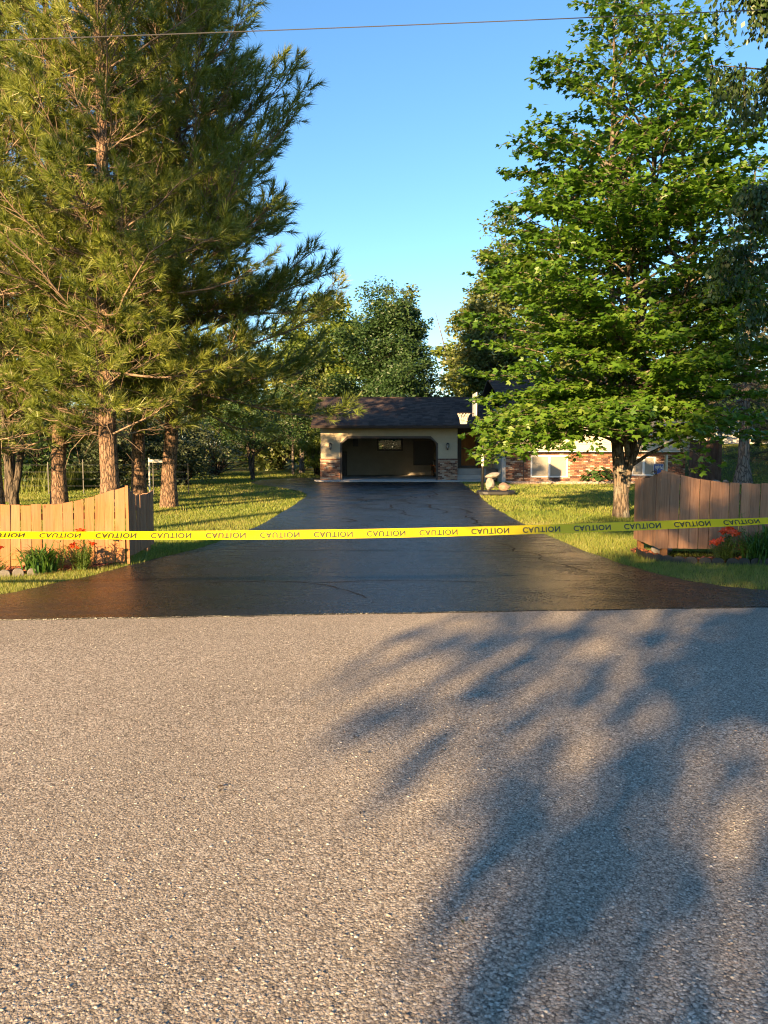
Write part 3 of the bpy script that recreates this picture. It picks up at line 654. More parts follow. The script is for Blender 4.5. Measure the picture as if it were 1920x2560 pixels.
rail(lf, (LC[0] - .02, LC[1] + .05), (LB[0] - .02, LB[1]), .3, (-1, 0), M['cedar']); rail(lf, (LC[0] - .02, LC[1] + .05), (LB[0] - .02, LB[1]), .72, (-1, 0), M['cedar'])
post(lf, LC[0] - .1, LC[1] + .09, 1.0, M['cedar_grey']); post(lf, LB[0] - .08, LB[1] - .06, .95, M['cedar_grey']); post(lf, -5.6, 10.58, .85, M['cedar_grey'])
MB().box(LC[0] + .022, LC[1] - .008, .03, LC[0] + .062, LC[1] + .014, 1.15).build('corner_board', M['cedar'], lf).location = (-LC[0], -LC[1], 0)
scroll(lf, LC[0] + .02, LC[1] + .06, 1.04, -.02, 1.0, M['metal_dark'])
# right corner fence
RC = (4.10, 11.42); RRt = (8.2, 11.55); RB = (4.12, 12.62)
rf = empty('board_fence', (RC[0], RC[1], 0), 0, 'weathered brown board fence with scooped top in the right corner', 'fence', 'corner fences beside the driveway')
def r_top(s): return 1.155 + .20 * max(0, 1 - s / 1.25) ** 1.7 + .22 * max(0, (s - 1.9) / 1.6) ** 1.5
fence_boards(rf, RC, RRt, .1505, r_top, lambda s: .185 + .006 * math.sin(s * 9) - min(.03, s * .02), M['cedar_grey'], frng, np.array([0, 1.0]), lean=R(0.4))
fence_boards(rf, (RB[0], RB[1]), (RC[0] + .0, RC[1] + .02), .148, lambda s: 1.18 + .01 * math.cos(s * 3) + .17 * (s / 1.2) ** 2.2, lambda s: .19 + .0 * s, M['cedar_grey'], frng, np.array([0, 0]))
for o_ in [c for c in rf.children]: pass
rail(rf, (RC[0] + .03, RC[1]), RRt, .35, (0, 1), M['cedar_grey']); rail(rf, (RC[0] + .03, RC[1]), RRt, .9, (0, 1), M['cedar_grey'])
rail(rf, (RC[0], RC[1] + .1), RB, .35, (1, 0), M['cedar_grey']); rail(rf, (RC[0], RC[1] + .1), RB, .85, (1, 0), M['cedar_grey'])
post(rf, RC[0] + .12, RC[1] + .10, 1.2, M['cedar']); post(rf, RB[0] + .09, RB[1] - .08, 1.1, M['cedar']); post(rf, 6.1, 11.6, 1.05, M['cedar_grey']); post(rf, 8.1, 11.66, 1.1, M['cedar_grey'])
scroll(rf, RC[0] - .01, RC[1] + .1, 1.28, 0.0, 1.0, M['metal_dark'])
# dark privacy screen beyond the house corner
ps = empty('privacy_screen', (14.15, 35.2, 0), 0, 'tall dark brown plank privacy screen at the right end of the house', 'fence')
for i in range(10):
    x = 13.95 + i * .148; MB().box(0, 0, .1, .14, .02, 2.0 + .02 * math.sin(i * 2.1)).build('board', M['dark_wood'], ps).location = (x - 14.15, .25 * 0 + .01 * math.sin(i), 0)
for z in (.4, 1.6): MB().box(-.2, .035, z, 1.28, .07, z + .09).build('rail', M['dark_wood'], ps)
for x in (-.15, 1.2): MB().box(x, .071, 0, x + .09, .16, 1.9).build('post', M['dark_wood'], ps)

# ------------------------------------------------------------------ caution tape
TW = 0.084
def tape_pt(x):
    u = (x + 3.6) / 7.3
    return Vector((x, 7.02 + .078 * x, .925 + .072 * max(0, u) ** 1.3 - .045 * math.sin(math.pi * min(max(u, 0), 1)) - .0 * x))
def tape_tilt(x):
    pts = [(-6.5, 58), (-3.6, 52), (-2.6, 42), (-1.6, 24), (-.6, 12), (.6, 8), (2.4, 16), (3.1, 32), (3.7, 52), (6.5, 60)]
    return R(np.interp(x, [p[0] for p in pts], [p[1] for p in pts])) * (1 if x < 10 else -1)
def tape_frame(x):
    p = tape_pt(x); t = (tape_pt(x + .02) - tape_pt(x - .02)).normalized(); th = tape_tilt(x)
    front_n = Vector((0, -1, 0)); upv = Vector((0, math.sin(th), math.cos(th)))
    upv = (upv - t * upv.dot(t)).normalized(); return p, t, upv, t.cross(upv)
tape = empty('caution_tape', (0, 7.02, .9), 0, 'yellow caution tape strung across the driveway entrance', 'tape')
V_ = []; xs = np.linspace(-6.4, 6.4, 160); trng = np.random.default_rng(4)
for x in xs:
    p, t, u, n = tape_frame(x); wv = math.sin(x * 7.1) * .002
    for q in (-.5, 0, .5): V_.append(tuple(p + u * (TW * q) + n * (wv * (1 if q else -1)) - Vector((0, 7.02, .9))))
F_ = [(3*i+j, 3*i+3+j, 3*i+4+j, 3*i+1+j) for i in range(len(xs)-1) for j in (0, 1)]
obj('film', np_mesh('film', V_, F_, M['tape'], True), tape)
fc = bpy.data.curves.new('caution_text', 'FONT'); fc.body = 'CAUTION'; fc.size = .070; fc.align_x = 'CENTER'; fc.align_y = 'CENTER'; fc.offset = .0016; fc.space_character = 1.12
tmp = bpy.data.objects.new('tmp', fc); C.objects.link(tmp); dg = bpy.context.evaluated_depsgraph_get()
word_me = bpy.data.meshes.new_from_object(tmp.evaluated_get(dg)); bpy.data.objects.remove(tmp)
word_me.materials.clear(); word_me.materials.append(M['tape_ink'])
word_src = [Vector(v.co) for v in word_me.vertices]; word_faces = [tuple(p.vertices) for p in word_me.polygons]
for i in range(-12, 13):
    cx = .02 + i * .483; 
    if abs(cx) > 6.1: continue
    me = bpy.data.meshes.new('lettering'); vs2 = []
    for v in word_src:
        p, t, u, n = tape_frame(cx + v.x * 1.05); wv = math.sin((cx + v.x * 1.05) * 7.1) * .002
        q = p - u * (v.y * 1.0) - (-n) * 0 + (n * (.0035) if n.y < 0 else n * (-.0035)) - Vector((0, 7.02, .9)); vs2.append(tuple(q))
    me.from_pydata(vs2, [], word_faces); me.materials.append(M['tape_ink']); obj('lettering', me, tape)
for sx, side in ((-1, 'left'), (1, 'right')):
    p = tape_pt(6.4 * sx); s = empty('wooden_stake', (p.x, p.y + .03, 0), 0, f'thin wooden stake holding the {side} end of the caution tape', 'stake', 'tape stakes')
    MB().box(-.02, -.015, -.2, .02, .015, 1.1).build('shaft', M['cedar_grey'], s)

# ------------------------------------------------------------------ address sign
sg = empty('address_sign', (6.98, 19.6, 0), R(6), 'small blue house number sign on a steel post behind the right fence', 'sign')
MB().box(-.135, -.012, 1.0, .135, -.008, 1.27).build('border', M['sign_white'], sg, bevel=0.0); MB().box(-.122, -.016, 1.013, .122, -.0125, 1.257).build('panel', M['sign_blue'], sg)
nc = bpy.data.curves.new('number_text', 'FONT'); nc.body = '18974'; nc.size = .165; nc.align_x = 'CENTER'; nc.align_y = 'CENTER'; nc.offset = .0016
tmp = bpy.data.objects.new('tmp', nc); C.objects.link(tmp); dg = bpy.context.evaluated_depsgraph_get()
nm = bpy.data.meshes.new_from_object(tmp.evaluated_get(dg)); bpy.data.objects.remove(tmp); nm.materials.clear(); nm.materials.append(M['sign_white'])
no = obj('number', nm, sg, (0, -.019, 1.155)); no.rotation_euler = (R(90), 0, 0); no.scale = (.52, 1.0, 1)
MB().add([(.16, 0, -.3), (.25, 0, -.3), (.25, 0, 1.50), (.16, 0, 1.50), (.185, -.03, -.3), (.225, -.03, -.3), (.225, -.03, 1.50), (.185, -.03, 1.50)], [(0, 4, 7, 3), (4, 5, 6, 7), (5, 1, 2, 6)]).build('post', M['galv'], sg)
MB().box(-.1, -.0079, 1.12, .16, -.0005, 1.15).build('bracket', M['galv'], sg)

# ------------------------------------------------------------------ portable basketball hoop
bx, by = 3.46, 27.0
hp = empty('basketball_hoop', (bx, by, 0), 0, 'portable basketball hoop with black pole and white net beside the driveway', 'basketball hoop')
bs = MB(); bs.prism([(-.18, -.30), (.10, -.42), (.85, -.44), (1.08, -.3), (1.15, 0), (1.08, .3), (.85, .44), (.10, .42), (-.18, .30)], 'z', .02, .17); bs.build('base', M['black_plastic'], hp, bevel=.035)
MB().tube([(0, 0, .05), (0, 0, 2.5)], .044, 14).build('pole', M['metal_dark'], hp, True)
MB().tube([(0, 0, 1.02), (0, 0, 1.44)], .0475, 14).build('label_sleeve', M['white'], hp, True)
MB().tube([(.02, 0, .62), (.72, 0, .16)], .016, 8).build('strut', M['metal_dark'], hp)
for y in (-.05, .05): MB().tube([(.05, y, 2.1), (-.27, y, 3.3)], .016, 6).build('arm', M['metal_dark'], hp); MB().tube([(0, y, 2.46), (-.27, y, 2.85)], .016, 6).build('arm', M['metal_dark'], hp)
bb = MB().box(-.32, -.56, 2.76, -.285, .56, 3.55).build('backboard', M['board_white'], hp, bevel=.006); bb.rotation_euler = (0, 0, R(0))
rx_ = -.68
pts = [(rx_ + .228 * math.cos(a), .228 * math.sin(a), 2.865) for a in np.linspace(0, 2 * math.pi, 33)]
rim = MB(); rim.tube(pts, .010, 6, False); rim.tube([(rx_ + .2, -.08, 2.86), (-.325, -.08, 2.86)], .01, 6); rim.tube([(rx_ + .2, .08, 2.86), (-.325, .08, 2.86)], .01, 6); rim.build('rim', M['trim'], hp)
net = MB(); K = 12
def npt(l, k):
    rr = [.222, .165, .128, .118][l] * 1.0; a = (k + .5 * (l % 2)) * 2 * math.pi / K; return (rx_ + rr * math.cos(a), rr * math.sin(a), 2.855 - .118 * l)
for l in range(3):
    for k in range(K):
        net.tube([npt(l, k), npt(l + 1, k)], .0085, 4); net.tube([npt(l, k), npt(l + 1, k + (1 if l % 2 else -1))], .0085, 4)
net.tube([npt(3, k) for k in range(K + 1)], .012, 4, False); net.build('net', M['net'], hp)
for y in (-.38, .38): MB().tube([(-.1, y - .03, .07), (-.1, y + .03, .07)], .07, 12).build('wheel', M['black_plastic'], hp)

# ------------------------------------------------------------------ rocks
def rock_mesh(seed, s, mat):
    bm = bmesh.new(); bmesh.ops.create_icosphere(bm, subdivisions=2, radius=1.0); r = np.random.default_rng(seed)
    pl = [(Vector(r.normal(size=3)).normalized(), r.uniform(.55, .85)) for _ in range(9)]
    for v in bm.verts:
        c = v.co.copy()
        for n, d in pl:
            e = c.dot(n) - d
            if e > 0: c -= n * e
        c += Vector(r.normal(size=3)) * .02; v.co = Vector((c.x * s[0], c.y * s[1], c.z * s[2]))
    me = bpy.data.meshes.new('rock'); bm.to_mesh(me); bm.free(); me.materials.append(mat); return me
def rock(seed, x, y, z, s, mat, label, rz=0.0, group=None, name='rock', rx=0.0):
    o_ = obj(name, rock_mesh(seed, s, M[mat])); o_.location = (x, y, z); o_.rotation_euler = (rx, rx * .4, rz); return tag(o_, label, 'rock', group)
rock(1, bx + .26, by - .02, .40, (.17, .15, .27), 'rock', 'pale upright boulder weighing down the hoop base next to the pole', .4)
rock(11, bx + .36, by + .04, .70, (.34, .22, .12), 'rock', 'flat pale rock balanced on top of the upright boulder', .1, rx=-.15)
rock(2, bx + .80, by + .02, .30, (.28, .24, .19), 'rock_warm', 'tan boulder lying on the far end of the hoop base', 1.2)
rock(3, 6.62, 18.9, .09, (.16, .13, .13), 'rock', 'whitish rock right of the maple trunk', .3); rock(4, 6.42, 18.2, .09, (.16, .14, .12), 'rock_warm', 'tan rock in the grass just right of the maple trunk', 1.3)
rock(6, 4.38, 12.05, .10, (.19, .15, .13), 'rock', 'grey rock under the side of the right fence', .5)
for i, (x, y, s) in enumerate(((14.5, 33.6, .22), (15.0, 33.8, .17), (16.3, 31.5, .13))):
    rock(30 + i, x, y, float(ground_z(x, y)) + .08, (s, s * .8, s * .7), 'rock', ['largest of three pale rocks before the privacy screen', 'middle pale rock below the right end of the privacy screen', 'small pale rock on the shaded right lawn'][i])

# ------------------------------------------------------------------ beds
def bed(name, poly, z, mat, label): return polygon_slab(name, poly, -.03, z, M[mat], label=label)
LBED = [(-6.6, 10.18), (-6.6, 9.62), (-5.4, 9.82), (-4.6, 10.1), (-4.05, 10.5), (-3.8, 10.86), (-4.4, 10.74), (-5.4, 10.48)]
RBED = [(4.16, 12.5), (3.98, 12.35), (4.0, 11.5), (4.35, 11.15), (5.0, 10.98), (6.4, 10.98), (8.3, 11.05), (8.3, 11.54), (4.3, 11.44), (4.22, 12.4)]
bed('mulch_bed', LBED, .03, 'mulch_base', 'red mulch bed in front of the left fence'); bed('mulch_bed', RBED, .03, 'mulch_base', 'red mulch bed in front of the right fence')
GBED = [(5.75, 35.0), (8.0, 34.9), (11.0, 35.1), (13.8, 35.3), (13.8, 36.17), (5.75, 36.17)]
bed('gravel_bed', GBED, .05, 'gravel_base', 'tan gravel bed along the brick wall')
def scatter_chips(name, poly, n, z, smin, smax, mat, label, seed, flat=.35):
    r = np.random.default_rng(seed); P = np.array(poly); xx = r.uniform(P[:, 0].min(), P[:, 0].max(), n); yy = r.uniform(P[:, 1].min(), P[:, 1].max(), n)
    k = in_poly(xx, yy, poly); xx, yy = xx[k], yy[k]; n = len(xx)
    base = np.array([[1, 0, 0], [-1, 0, 0], [0, 1, 0], [0, -1, 0], [0, 0, 1], [0, 0, -1]], float)
    s = r.uniform(smin, smax, n); a = r.random(n) * 6.28; sc_ = np.stack([s, s * r.uniform(.3, .9, n), s * flat], 1)
    v = base[None] * sc_[:, None]; ca, sa = np.cos(a)[:, None], np.sin(a)[:, None]
    V = np.stack([v[..., 0] * ca - v[..., 1] * sa + xx[:, None], v[..., 0] * sa + v[..., 1] * ca + yy[:, None], v[..., 2] + z + r.uniform(0, .02, n)[:, None]], -1)
    Fb = np.array([[0, 2, 4], [2, 1, 4], [1, 3, 4], [3, 0, 4], [2, 0, 5], [1, 2, 5], [3, 1, 5], [0, 3, 5]])
    tag(obj(name, np_mesh(name, V.reshape(-1, 3), (Fb[None] + (np.arange(n) * 6)[:, None, None]).reshape(-1, 3), mat)), label, kind='stuff')
mm, nt_, out_ = new_mat('mulch_chips'); gm_ = N(nt_, 'NewGeometry'); principled(nt_, out_, ramp(nt_, gm_.outputs['Random Per Island'], [(0, (.07,.022,.012)), (.5, (.21,.06,.025)), (1, (.33,.12,.05))]), .9)
gg, nt_, out_ = new_mat('gravel_stones'); gm_ = N(nt_, 'NewGeometry'); principled(nt_, out_, ramp(nt_, gm_.outputs['Random Per Island'], [(0, (.20,.14,.10)), (.5, (.38,.28,.21)), (1, (.52,.43,.35))]), .85)
scatter_chips('mulch_chips', LBED, 2600, .035, .015, .045, mm, 'red bark chips of the left bed', 1); scatter_chips('mulch_chips', RBED, 3600, .035, .015, .045, mm, 'red bark chips of the right bed', 2)
scatter_chips('gravel_stones', GBED, 5000, .05, .025, .07, gg, 'tan stones of the gravel bed', 3, .6)
# grey scalloped edging blocks, left
ORD = ['first', 'second', 'third', 'fourth', 'fifth', 'sixth', 'seventh', 'eighth', 'ninth', 'tenth', 'eleventh', 'twelfth', 'thirteenth', 'fourteenth', 'fifteenth', 'sixteenth', 'seventeenth', 'eighteenth']
em = MB(); em.prism([(-.068, -.05)] + [(.068 * math.cos(a), .045 + .05 * math.sin(a)) for a in np.linspace(math.pi, 0, 9)] + [(.068, -.05)], 'y', -.025, .025); em_me = em.mesh('edging_block', M['edging'], bevel=.005)
lp = smooth_line([(-6.6, 9.58), (-5.9, 9.66), (-5.4, 9.78), (-4.95, 9.93), (-4.62, 10.08)], 8); s_acc = 0; cnt = 0
for i in range(len(lp) - 1):
    a, b = np.array(lp[i]), np.array(lp[i+1]); s_acc += np.linalg.norm(b - a)
    if s_acc >= .142:
        s_acc = 0; cnt += 1; e = obj('edging_block', em_me); e.location = (b[0], b[1], .012 + .006 * math.sin(i)); e.rotation_euler = (0, R(3 * math.sin(i * 3)), math.atan2(b[1]-a[1], b[0]-a[0])); tag(e, f'grey scalloped concrete edging block before the left bed, {ORD[cnt-1]} from the left', 'edging', 'edging blocks of the left bed')
# black scalloped plastic edging, right
rp = smooth_line([(4.05, 12.2), (3.96, 11.9), (3.98, 11.5), (4.3, 11.12), (5.0, 10.94), (6.4, 10.94), (8.3, 11.0)], 14)
eg = empty('plastic_edging', (4.0, 11.5, 0), 0, 'black scalloped plastic edging round the right mulch bed', 'edging')
P2 = [np.array(p) for p in rp]; s_acc = 0
sm = MB(); sm.prism([(-.082, -.06)] + [(.082 * math.cos(a), .035 + .045 * math.sin(a)) for a in np.linspace(math.pi, 0, 9)] + [(.082, -.06)], 'y', -.012, .012); sm_me = sm.mesh('scallop', M['black_plastic'])
for i in range(len(P2) - 1):
    s_acc += np.linalg.norm(P2[i+1] - P2[i])
    if s_acc >= .145:
        s_acc = 0; d = P2[i+1] - P2[i]; e = obj('scallop', sm_me, eg, (P2[i][0] - 4.0, P2[i][1] - 11.5, .03)); e.rotation_euler = (0, 0, math.atan2(d[1], d[0]))

# ------------------------------------------------------------------ garden plants
def blade_mesh(r, n, spread, h, w, droop, seg=5, base_r=.06):
    V = []; Fq = []
    for i in range(n):
        az = r.random() * 6.283; L = h * r.uniform(.65, 1.15); out_ = spread * r.uniform(.3, 1.1); b = np.array([base_r * r.normal(), base_r * r.normal(), 0]); d = np.array([math.cos(az), math.sin(az), 0]); sd = np.array([-d[1], d[0], 0]); dr_ = droop * r.uniform(.4, 1.3)
        o0 = len(V)
        for k in range(seg + 1):
            s = k / seg; c = b + d * out_ * s ** 1.3 + np.array([0, 0, L * s - dr_ * L * max(0, s - .35) ** 2 * 1.9]); ww = w * (1 - s ** 2.2) * .5 + .0008
            V.append(c + sd * ww); V.append(c - sd * ww + np.array([0, 0, ww * .4]))
        for k in range(seg): Fq.append((o0 + 2*k, o0 + 2*k + 1, o0 + 2*k + 3, o0 + 2*k + 2))
    return np.array(V), np.array(Fq)
def daylily(x, y, label, seed, h=.52, spread=.42, n=170):
    r = np.random.default_rng(seed); p = empty('daylily_clump', (x, y, .03), 0, label, 'plant', 'garden bed plants'); V, Fq = blade_mesh(r, n, spread, h, .022, .75, 5, .08); obj('leaves', np_mesh('leaves', V, Fq, M['daylily']), p)
    return p
def lily(x, y, label, seed, flowers, h=.5, n=3, spikes=True):
    """stems with whorls of short narrow leaves; flowers: list of (dx, dy, z)"""
    r = np.random.default_rng(seed); p = empty('red_lily', (x, y, .03), 0, label, 'flower', 'garden bed plants'); st = MB(); V = []; Ft = []
    tops = [(f[0], f[1], f[2] - .03) for f in flowers] + [(r.uniform(-.16, .16), r.uniform(-.08, .08), h * r.uniform(.5, .95)) for _ in range(n)]
    for tx, ty, tz in tops:
        bx_, by_ = tx * .5, ty * .5; st.tube([(bx_, by_, 0), ((bx_ + tx) / 2 + r.normal(0, .01), (by_ + ty) / 2, tz * .5), (tx, ty, tz)], [.006, .005, .003], 5)
        for q in range(int(tz / .012)):
            s = (q + 1) * .012 / tz
            if s > .97: break
            a = q * 2.4 + r.normal(0, .2); c = np.array([bx_ + (tx - bx_) * s, by_ + (ty - by_) * s, tz * s]); d = np.array([math.cos(a), math.sin(a), r.uniform(.2, .8)]); L = r.uniform(.07, .13) * (1.15 - .5 * s); sd = np.array([-math.sin(a), math.cos(a), 0]) * .008
            o0 = len(V); V += [c + d * L * .4 + sd, c, c + d * L * .4 - sd, c + d * L]; Ft += [(o0, o0 + 1, o0 + 2), (o0, o0 + 2, o0 + 3)]
    st.build('stems', M['lily_leaf'], p); obj('leaves', np_mesh('leaves', V, Ft, M['lily_leaf']), p)
    for fx, fy, fz in flowers:
        V = []; Fq = []; a0 = r.random() * 6; tilt = Matrix.Rotation(r.uniform(.2, .9), 3, Vector((r.normal(), r.normal(), 0.01)).normalized())
        for k in range(6):
            a = a0 + k * 1.047; d = Vector((math.cos(a), math.sin(a), 0)); sd = Vector((-d.y, d.x, 0)); o0 = len(V)
            for s, rr, zz, ww in ((0, .004, 0, .008), (.4, .03, .034, .022), (.75, .058, .046, .019), (1, .085, .034, .003)):
                V.append(tilt @ (d * rr + Vector((0, 0, zz)) + sd * ww)); V.append(tilt @ (d * rr + Vector((0, 0, zz)) - sd * ww))
            for q in range(3): Fq.append((o0 + 2*q, o0 + 2*q + 1, o0 + 2*q + 3, o0 + 2*q + 2))
        obj('flower', np_mesh('flower', np.array([tuple(v) for v in V]), Fq, M['petal'], True), p, (fx, fy, fz))
daylily(-4.60, 10.22, 'spiky green daylily clump before the left fence', 31, .50, .36, 240)
lily(-4.14, 10.38, 'red lily with sparse blooms right of the daylily clump, left bed', 32, [(.03, -.02, .50), (-.09, .02, .30), (.17, .0, .33), (-.05, .02, .27), (.05, .03, .47)], .42, 18)
lily(-5.06, 9.98, 'small red lily at the far left of the left bed', 33, [(.03, 0, .33)], .3, 8)
lily(-4.42, 10.30, 'tall leafy lily shoot without bloom behind the daylily clump', 37, [], .62, 3)
lily(4.93, 11.08, 'bushy lily with a cluster of red blooms before the right fence', 34, [(-.14, -.02, .27), (-.05, -.03, .30), (-.10, 0, .24), (.02, 0, .44), (-.03, -.02, .40), (.08, -.02, .42), (.13, 0, .41), (.17, -.01, .38), (.03, .02, .48), (.10, .03, .45)], .42, 18)
daylily(5.42, 11.10, 'large spiky daylily clump before the right fence', 35, .56, .44, 210)
daylily(5.66, 11.20, 'tall upright daylily clump behind the large one, right bed', 38, .78, .36, 150)
lily(5.30, 11.22, 'pale tall lily shoot rising from the large daylily clump', 39, [], .82, 2)
lily(6.06, 11.02, 'red lily at the right edge of the right bed', 36, [(-.03, 0, .47), (.03, .02, .40)], .38, 10)
# hosta by the brick wall
hs = empty('hosta', (9.95, 35.6, .05), 0, 'round dark green hosta clump against the brick wall', 'plant'); r = np.random.default_rng(41); V = []; Fq = []
for i in range(150):
    az = r.random() * 6.283; rad = .78 * math.sqrt(r.random()); zc = .70 * (1 - (rad / .9) ** 2) * r.uniform(.55, 1.05) + .04; d = np.array([math.cos(az), math.sin(az), -.45 + r.normal(0, .25)]); d /= np.linalg.norm(d); sd = np.array([-math.sin(az), math.cos(az), r.normal(0, .2)]); c = np.array([rad * math.cos(az), rad * math.sin(az) * .7, zc]); L = r.uniform(.18, .3); o0 = len(V)
    for s, ww in ((0, .01), (.35, .085), (.7, .065), (1.0, .004)): V.append(c + d * L * s + sd * ww + np.array([0, 0, .03 * math.sin(s * 3.1)])); V.append(c + d * L * s - sd * ww + np.array([0, 0, .03 * math.sin(s * 3.1)]))
    for q in range(3): Fq.append((o0 + 2*q, o0 + 2*q + 1, o0 + 2*q + 3, o0 + 2*q + 2))
obj('leaves', np_mesh('leaves', V, Fq, M['hosta']), hs)
for i in range(7): rock(50 + i, 9.15 + i * .27, 34.98 + .05 * math.sin(i * 2), .08, (.13, .1, .08), 'rock', f'pale stone in the row before the hosta, {ORD[i]} from the left', i * .7, 'stones before the hosta')

# ------------------------------------------------------------------ tree tools
def rot_from_z(D, spin):
    """(n,3) unit directions -> (n,3,3) matrices taking +z to D with a spin"""
    D = D / np.linalg.norm(D, axis=1, keepdims=True); up = np.where(np.abs(D[:, 2:3]) < .95, np.array([[0, 0, 1.]]), np.array([[1., 0, 0]]))
    A = np.cross(up, D); A /= np.linalg.norm(A, axis=1, keepdims=True); B = np.cross(D, A); c, s = np.cos(spin)[:, None], np.sin(spin)[:, None]
    return np.stack([A * c + B * s, -A * s + B * c, D], -1)
def stamp(templates, P, D, S, rng):
    """place template (verts, tris) copies; returns one vertex/face array"""
    Vs, Fs, base = [], [], 0; pick = rng.integers(0, len(templates), len(P)); Mx = rot_from_z(D, rng.random(len(P)) * 6.283)
    for k, (tv, tf) in enumerate(templates):
        i = np.where(pick == k)[0]
        if not len(i): continue
        V = np.einsum('nij,vj->nvi', Mx[i], tv) * S[i][:, None, None] + P[i][:, None]
        Vs.append(V.reshape(-1, 3)); Fs.append((tf[None] + (np.arange(len(i)) * len(tv))[:, None, None]).reshape(-1, tf.shape[1]) + base); base += len(i) * len(tv)
    return np.concatenate(Vs), np.concatenate(Fs)
def needle_tuft(seed, n, L=.26, nl=.16, w=.008, spread=(.5, 1.15)):
    r = np.random.default_rng(seed); V = np.zeros((n, 3, 3)); 
    for i in range(n):
        s = r.random() ** .7; a = r.random() * 6.283; th = r.uniform(*spread) * (1.15 - .6 * s); d = np.array([math.sin(th) * math.cos(a), math.sin(th) * math.sin(a), math.cos(th)]); b = np.array([0, 0, L * s]); sd = np.cross(d, r.normal(size=3)); sd /= np.linalg.norm(sd); l = nl * r.uniform(.75, 1.1)
        V[i] = [b + sd * w * .5, b - sd * w * .5, b + d * l + np.array([0, 0, -.0])]
    return V.reshape(-1, 3), np.arange(n * 3).reshape(-1, 3)
class Tubes:
    def __init__(s): s.m = {}
    def add(s, pts, rad, k): s.m.setdefault((len(pts), k), []).append((np.asarray(pts, float), np.asarray(rad, float)))
    def arrays(s):
        Vs, Fs, base = [], [], 0
        for (n, k), l in s.m.items():
            P = np.stack([a for a, _ in l]); Rd = np.stack([b for _, b in l]); T = np.gradient(P, axis=1); T /= np.linalg.norm(T, axis=2, keepdims=True) + 1e-9
            up = np.where(np.abs(T[:, :1, 2:3]) < .9, np.array([0, 0, 1.]), np.array([1., 0, 0])); up = np.broadcast_to(up, T.shape); A = np.cross(T, up); A /= np.linalg.norm(A, axis=2, keepdims=True) + 1e-9; B = np.cross(T, A)
            th = np.arange(k) * 2 * math.pi / k; V = P[:, :, None] + Rd[:, :, None, None] * (A[:, :, None] * np.cos(th)[:, None] + B[:, :, None] * np.sin(th)[:, None])
            m = len(l); i, j = np.meshgrid(np.arange(n - 1), np.arange(k), indexing='ij'); q = np.stack([i*k+j, i*k+(j+1) % k, (i+1)*k+(j+1) % k, (i+1)*k+j], -1).reshape(-1, 4)
            Fs.append((q[None] + (np.arange(m) * n * k)[:, None, None]).reshape(-1, 4) + base); Vs.append(V.reshape(-1, 3)); base += m * n * k
        return np.concatenate(Vs), np.concatenate(Fs)

def trunk_line(r, H, r0, lean=(0, 0), n=16, flare=1.35, sway=.05):
    z = np.linspace(-.15, H, n); P = np.stack([lean[0] * z + np.cumsum(r.normal(0, sway, n)) * .4, lean[1] * z + np.cumsum(r.normal(0, sway, n)) * .4, z], 1); P[:2, :2] *= .2
    rad = r0 * (1 - .88 * np.clip(z / H, 0, 1) ** 1.1); rad *= 1 + (flare - 1) * np.exp(-np.clip(z, 0, None) / .22); return P, rad

TUFT = [needle_tuft(i, 58, .18, .21, .0115, (.1, 1.6)) for i in range(6)]
TUFT_LO = [needle_tuft(20 + i, 42, .26, .23, .0150, (.15, 1.5)) for i in range(4)]
TUFT_SP = [needle_tuft(40 + i, 22, .32, .075, .022, (.7, 1.3)) for i in range(4)]

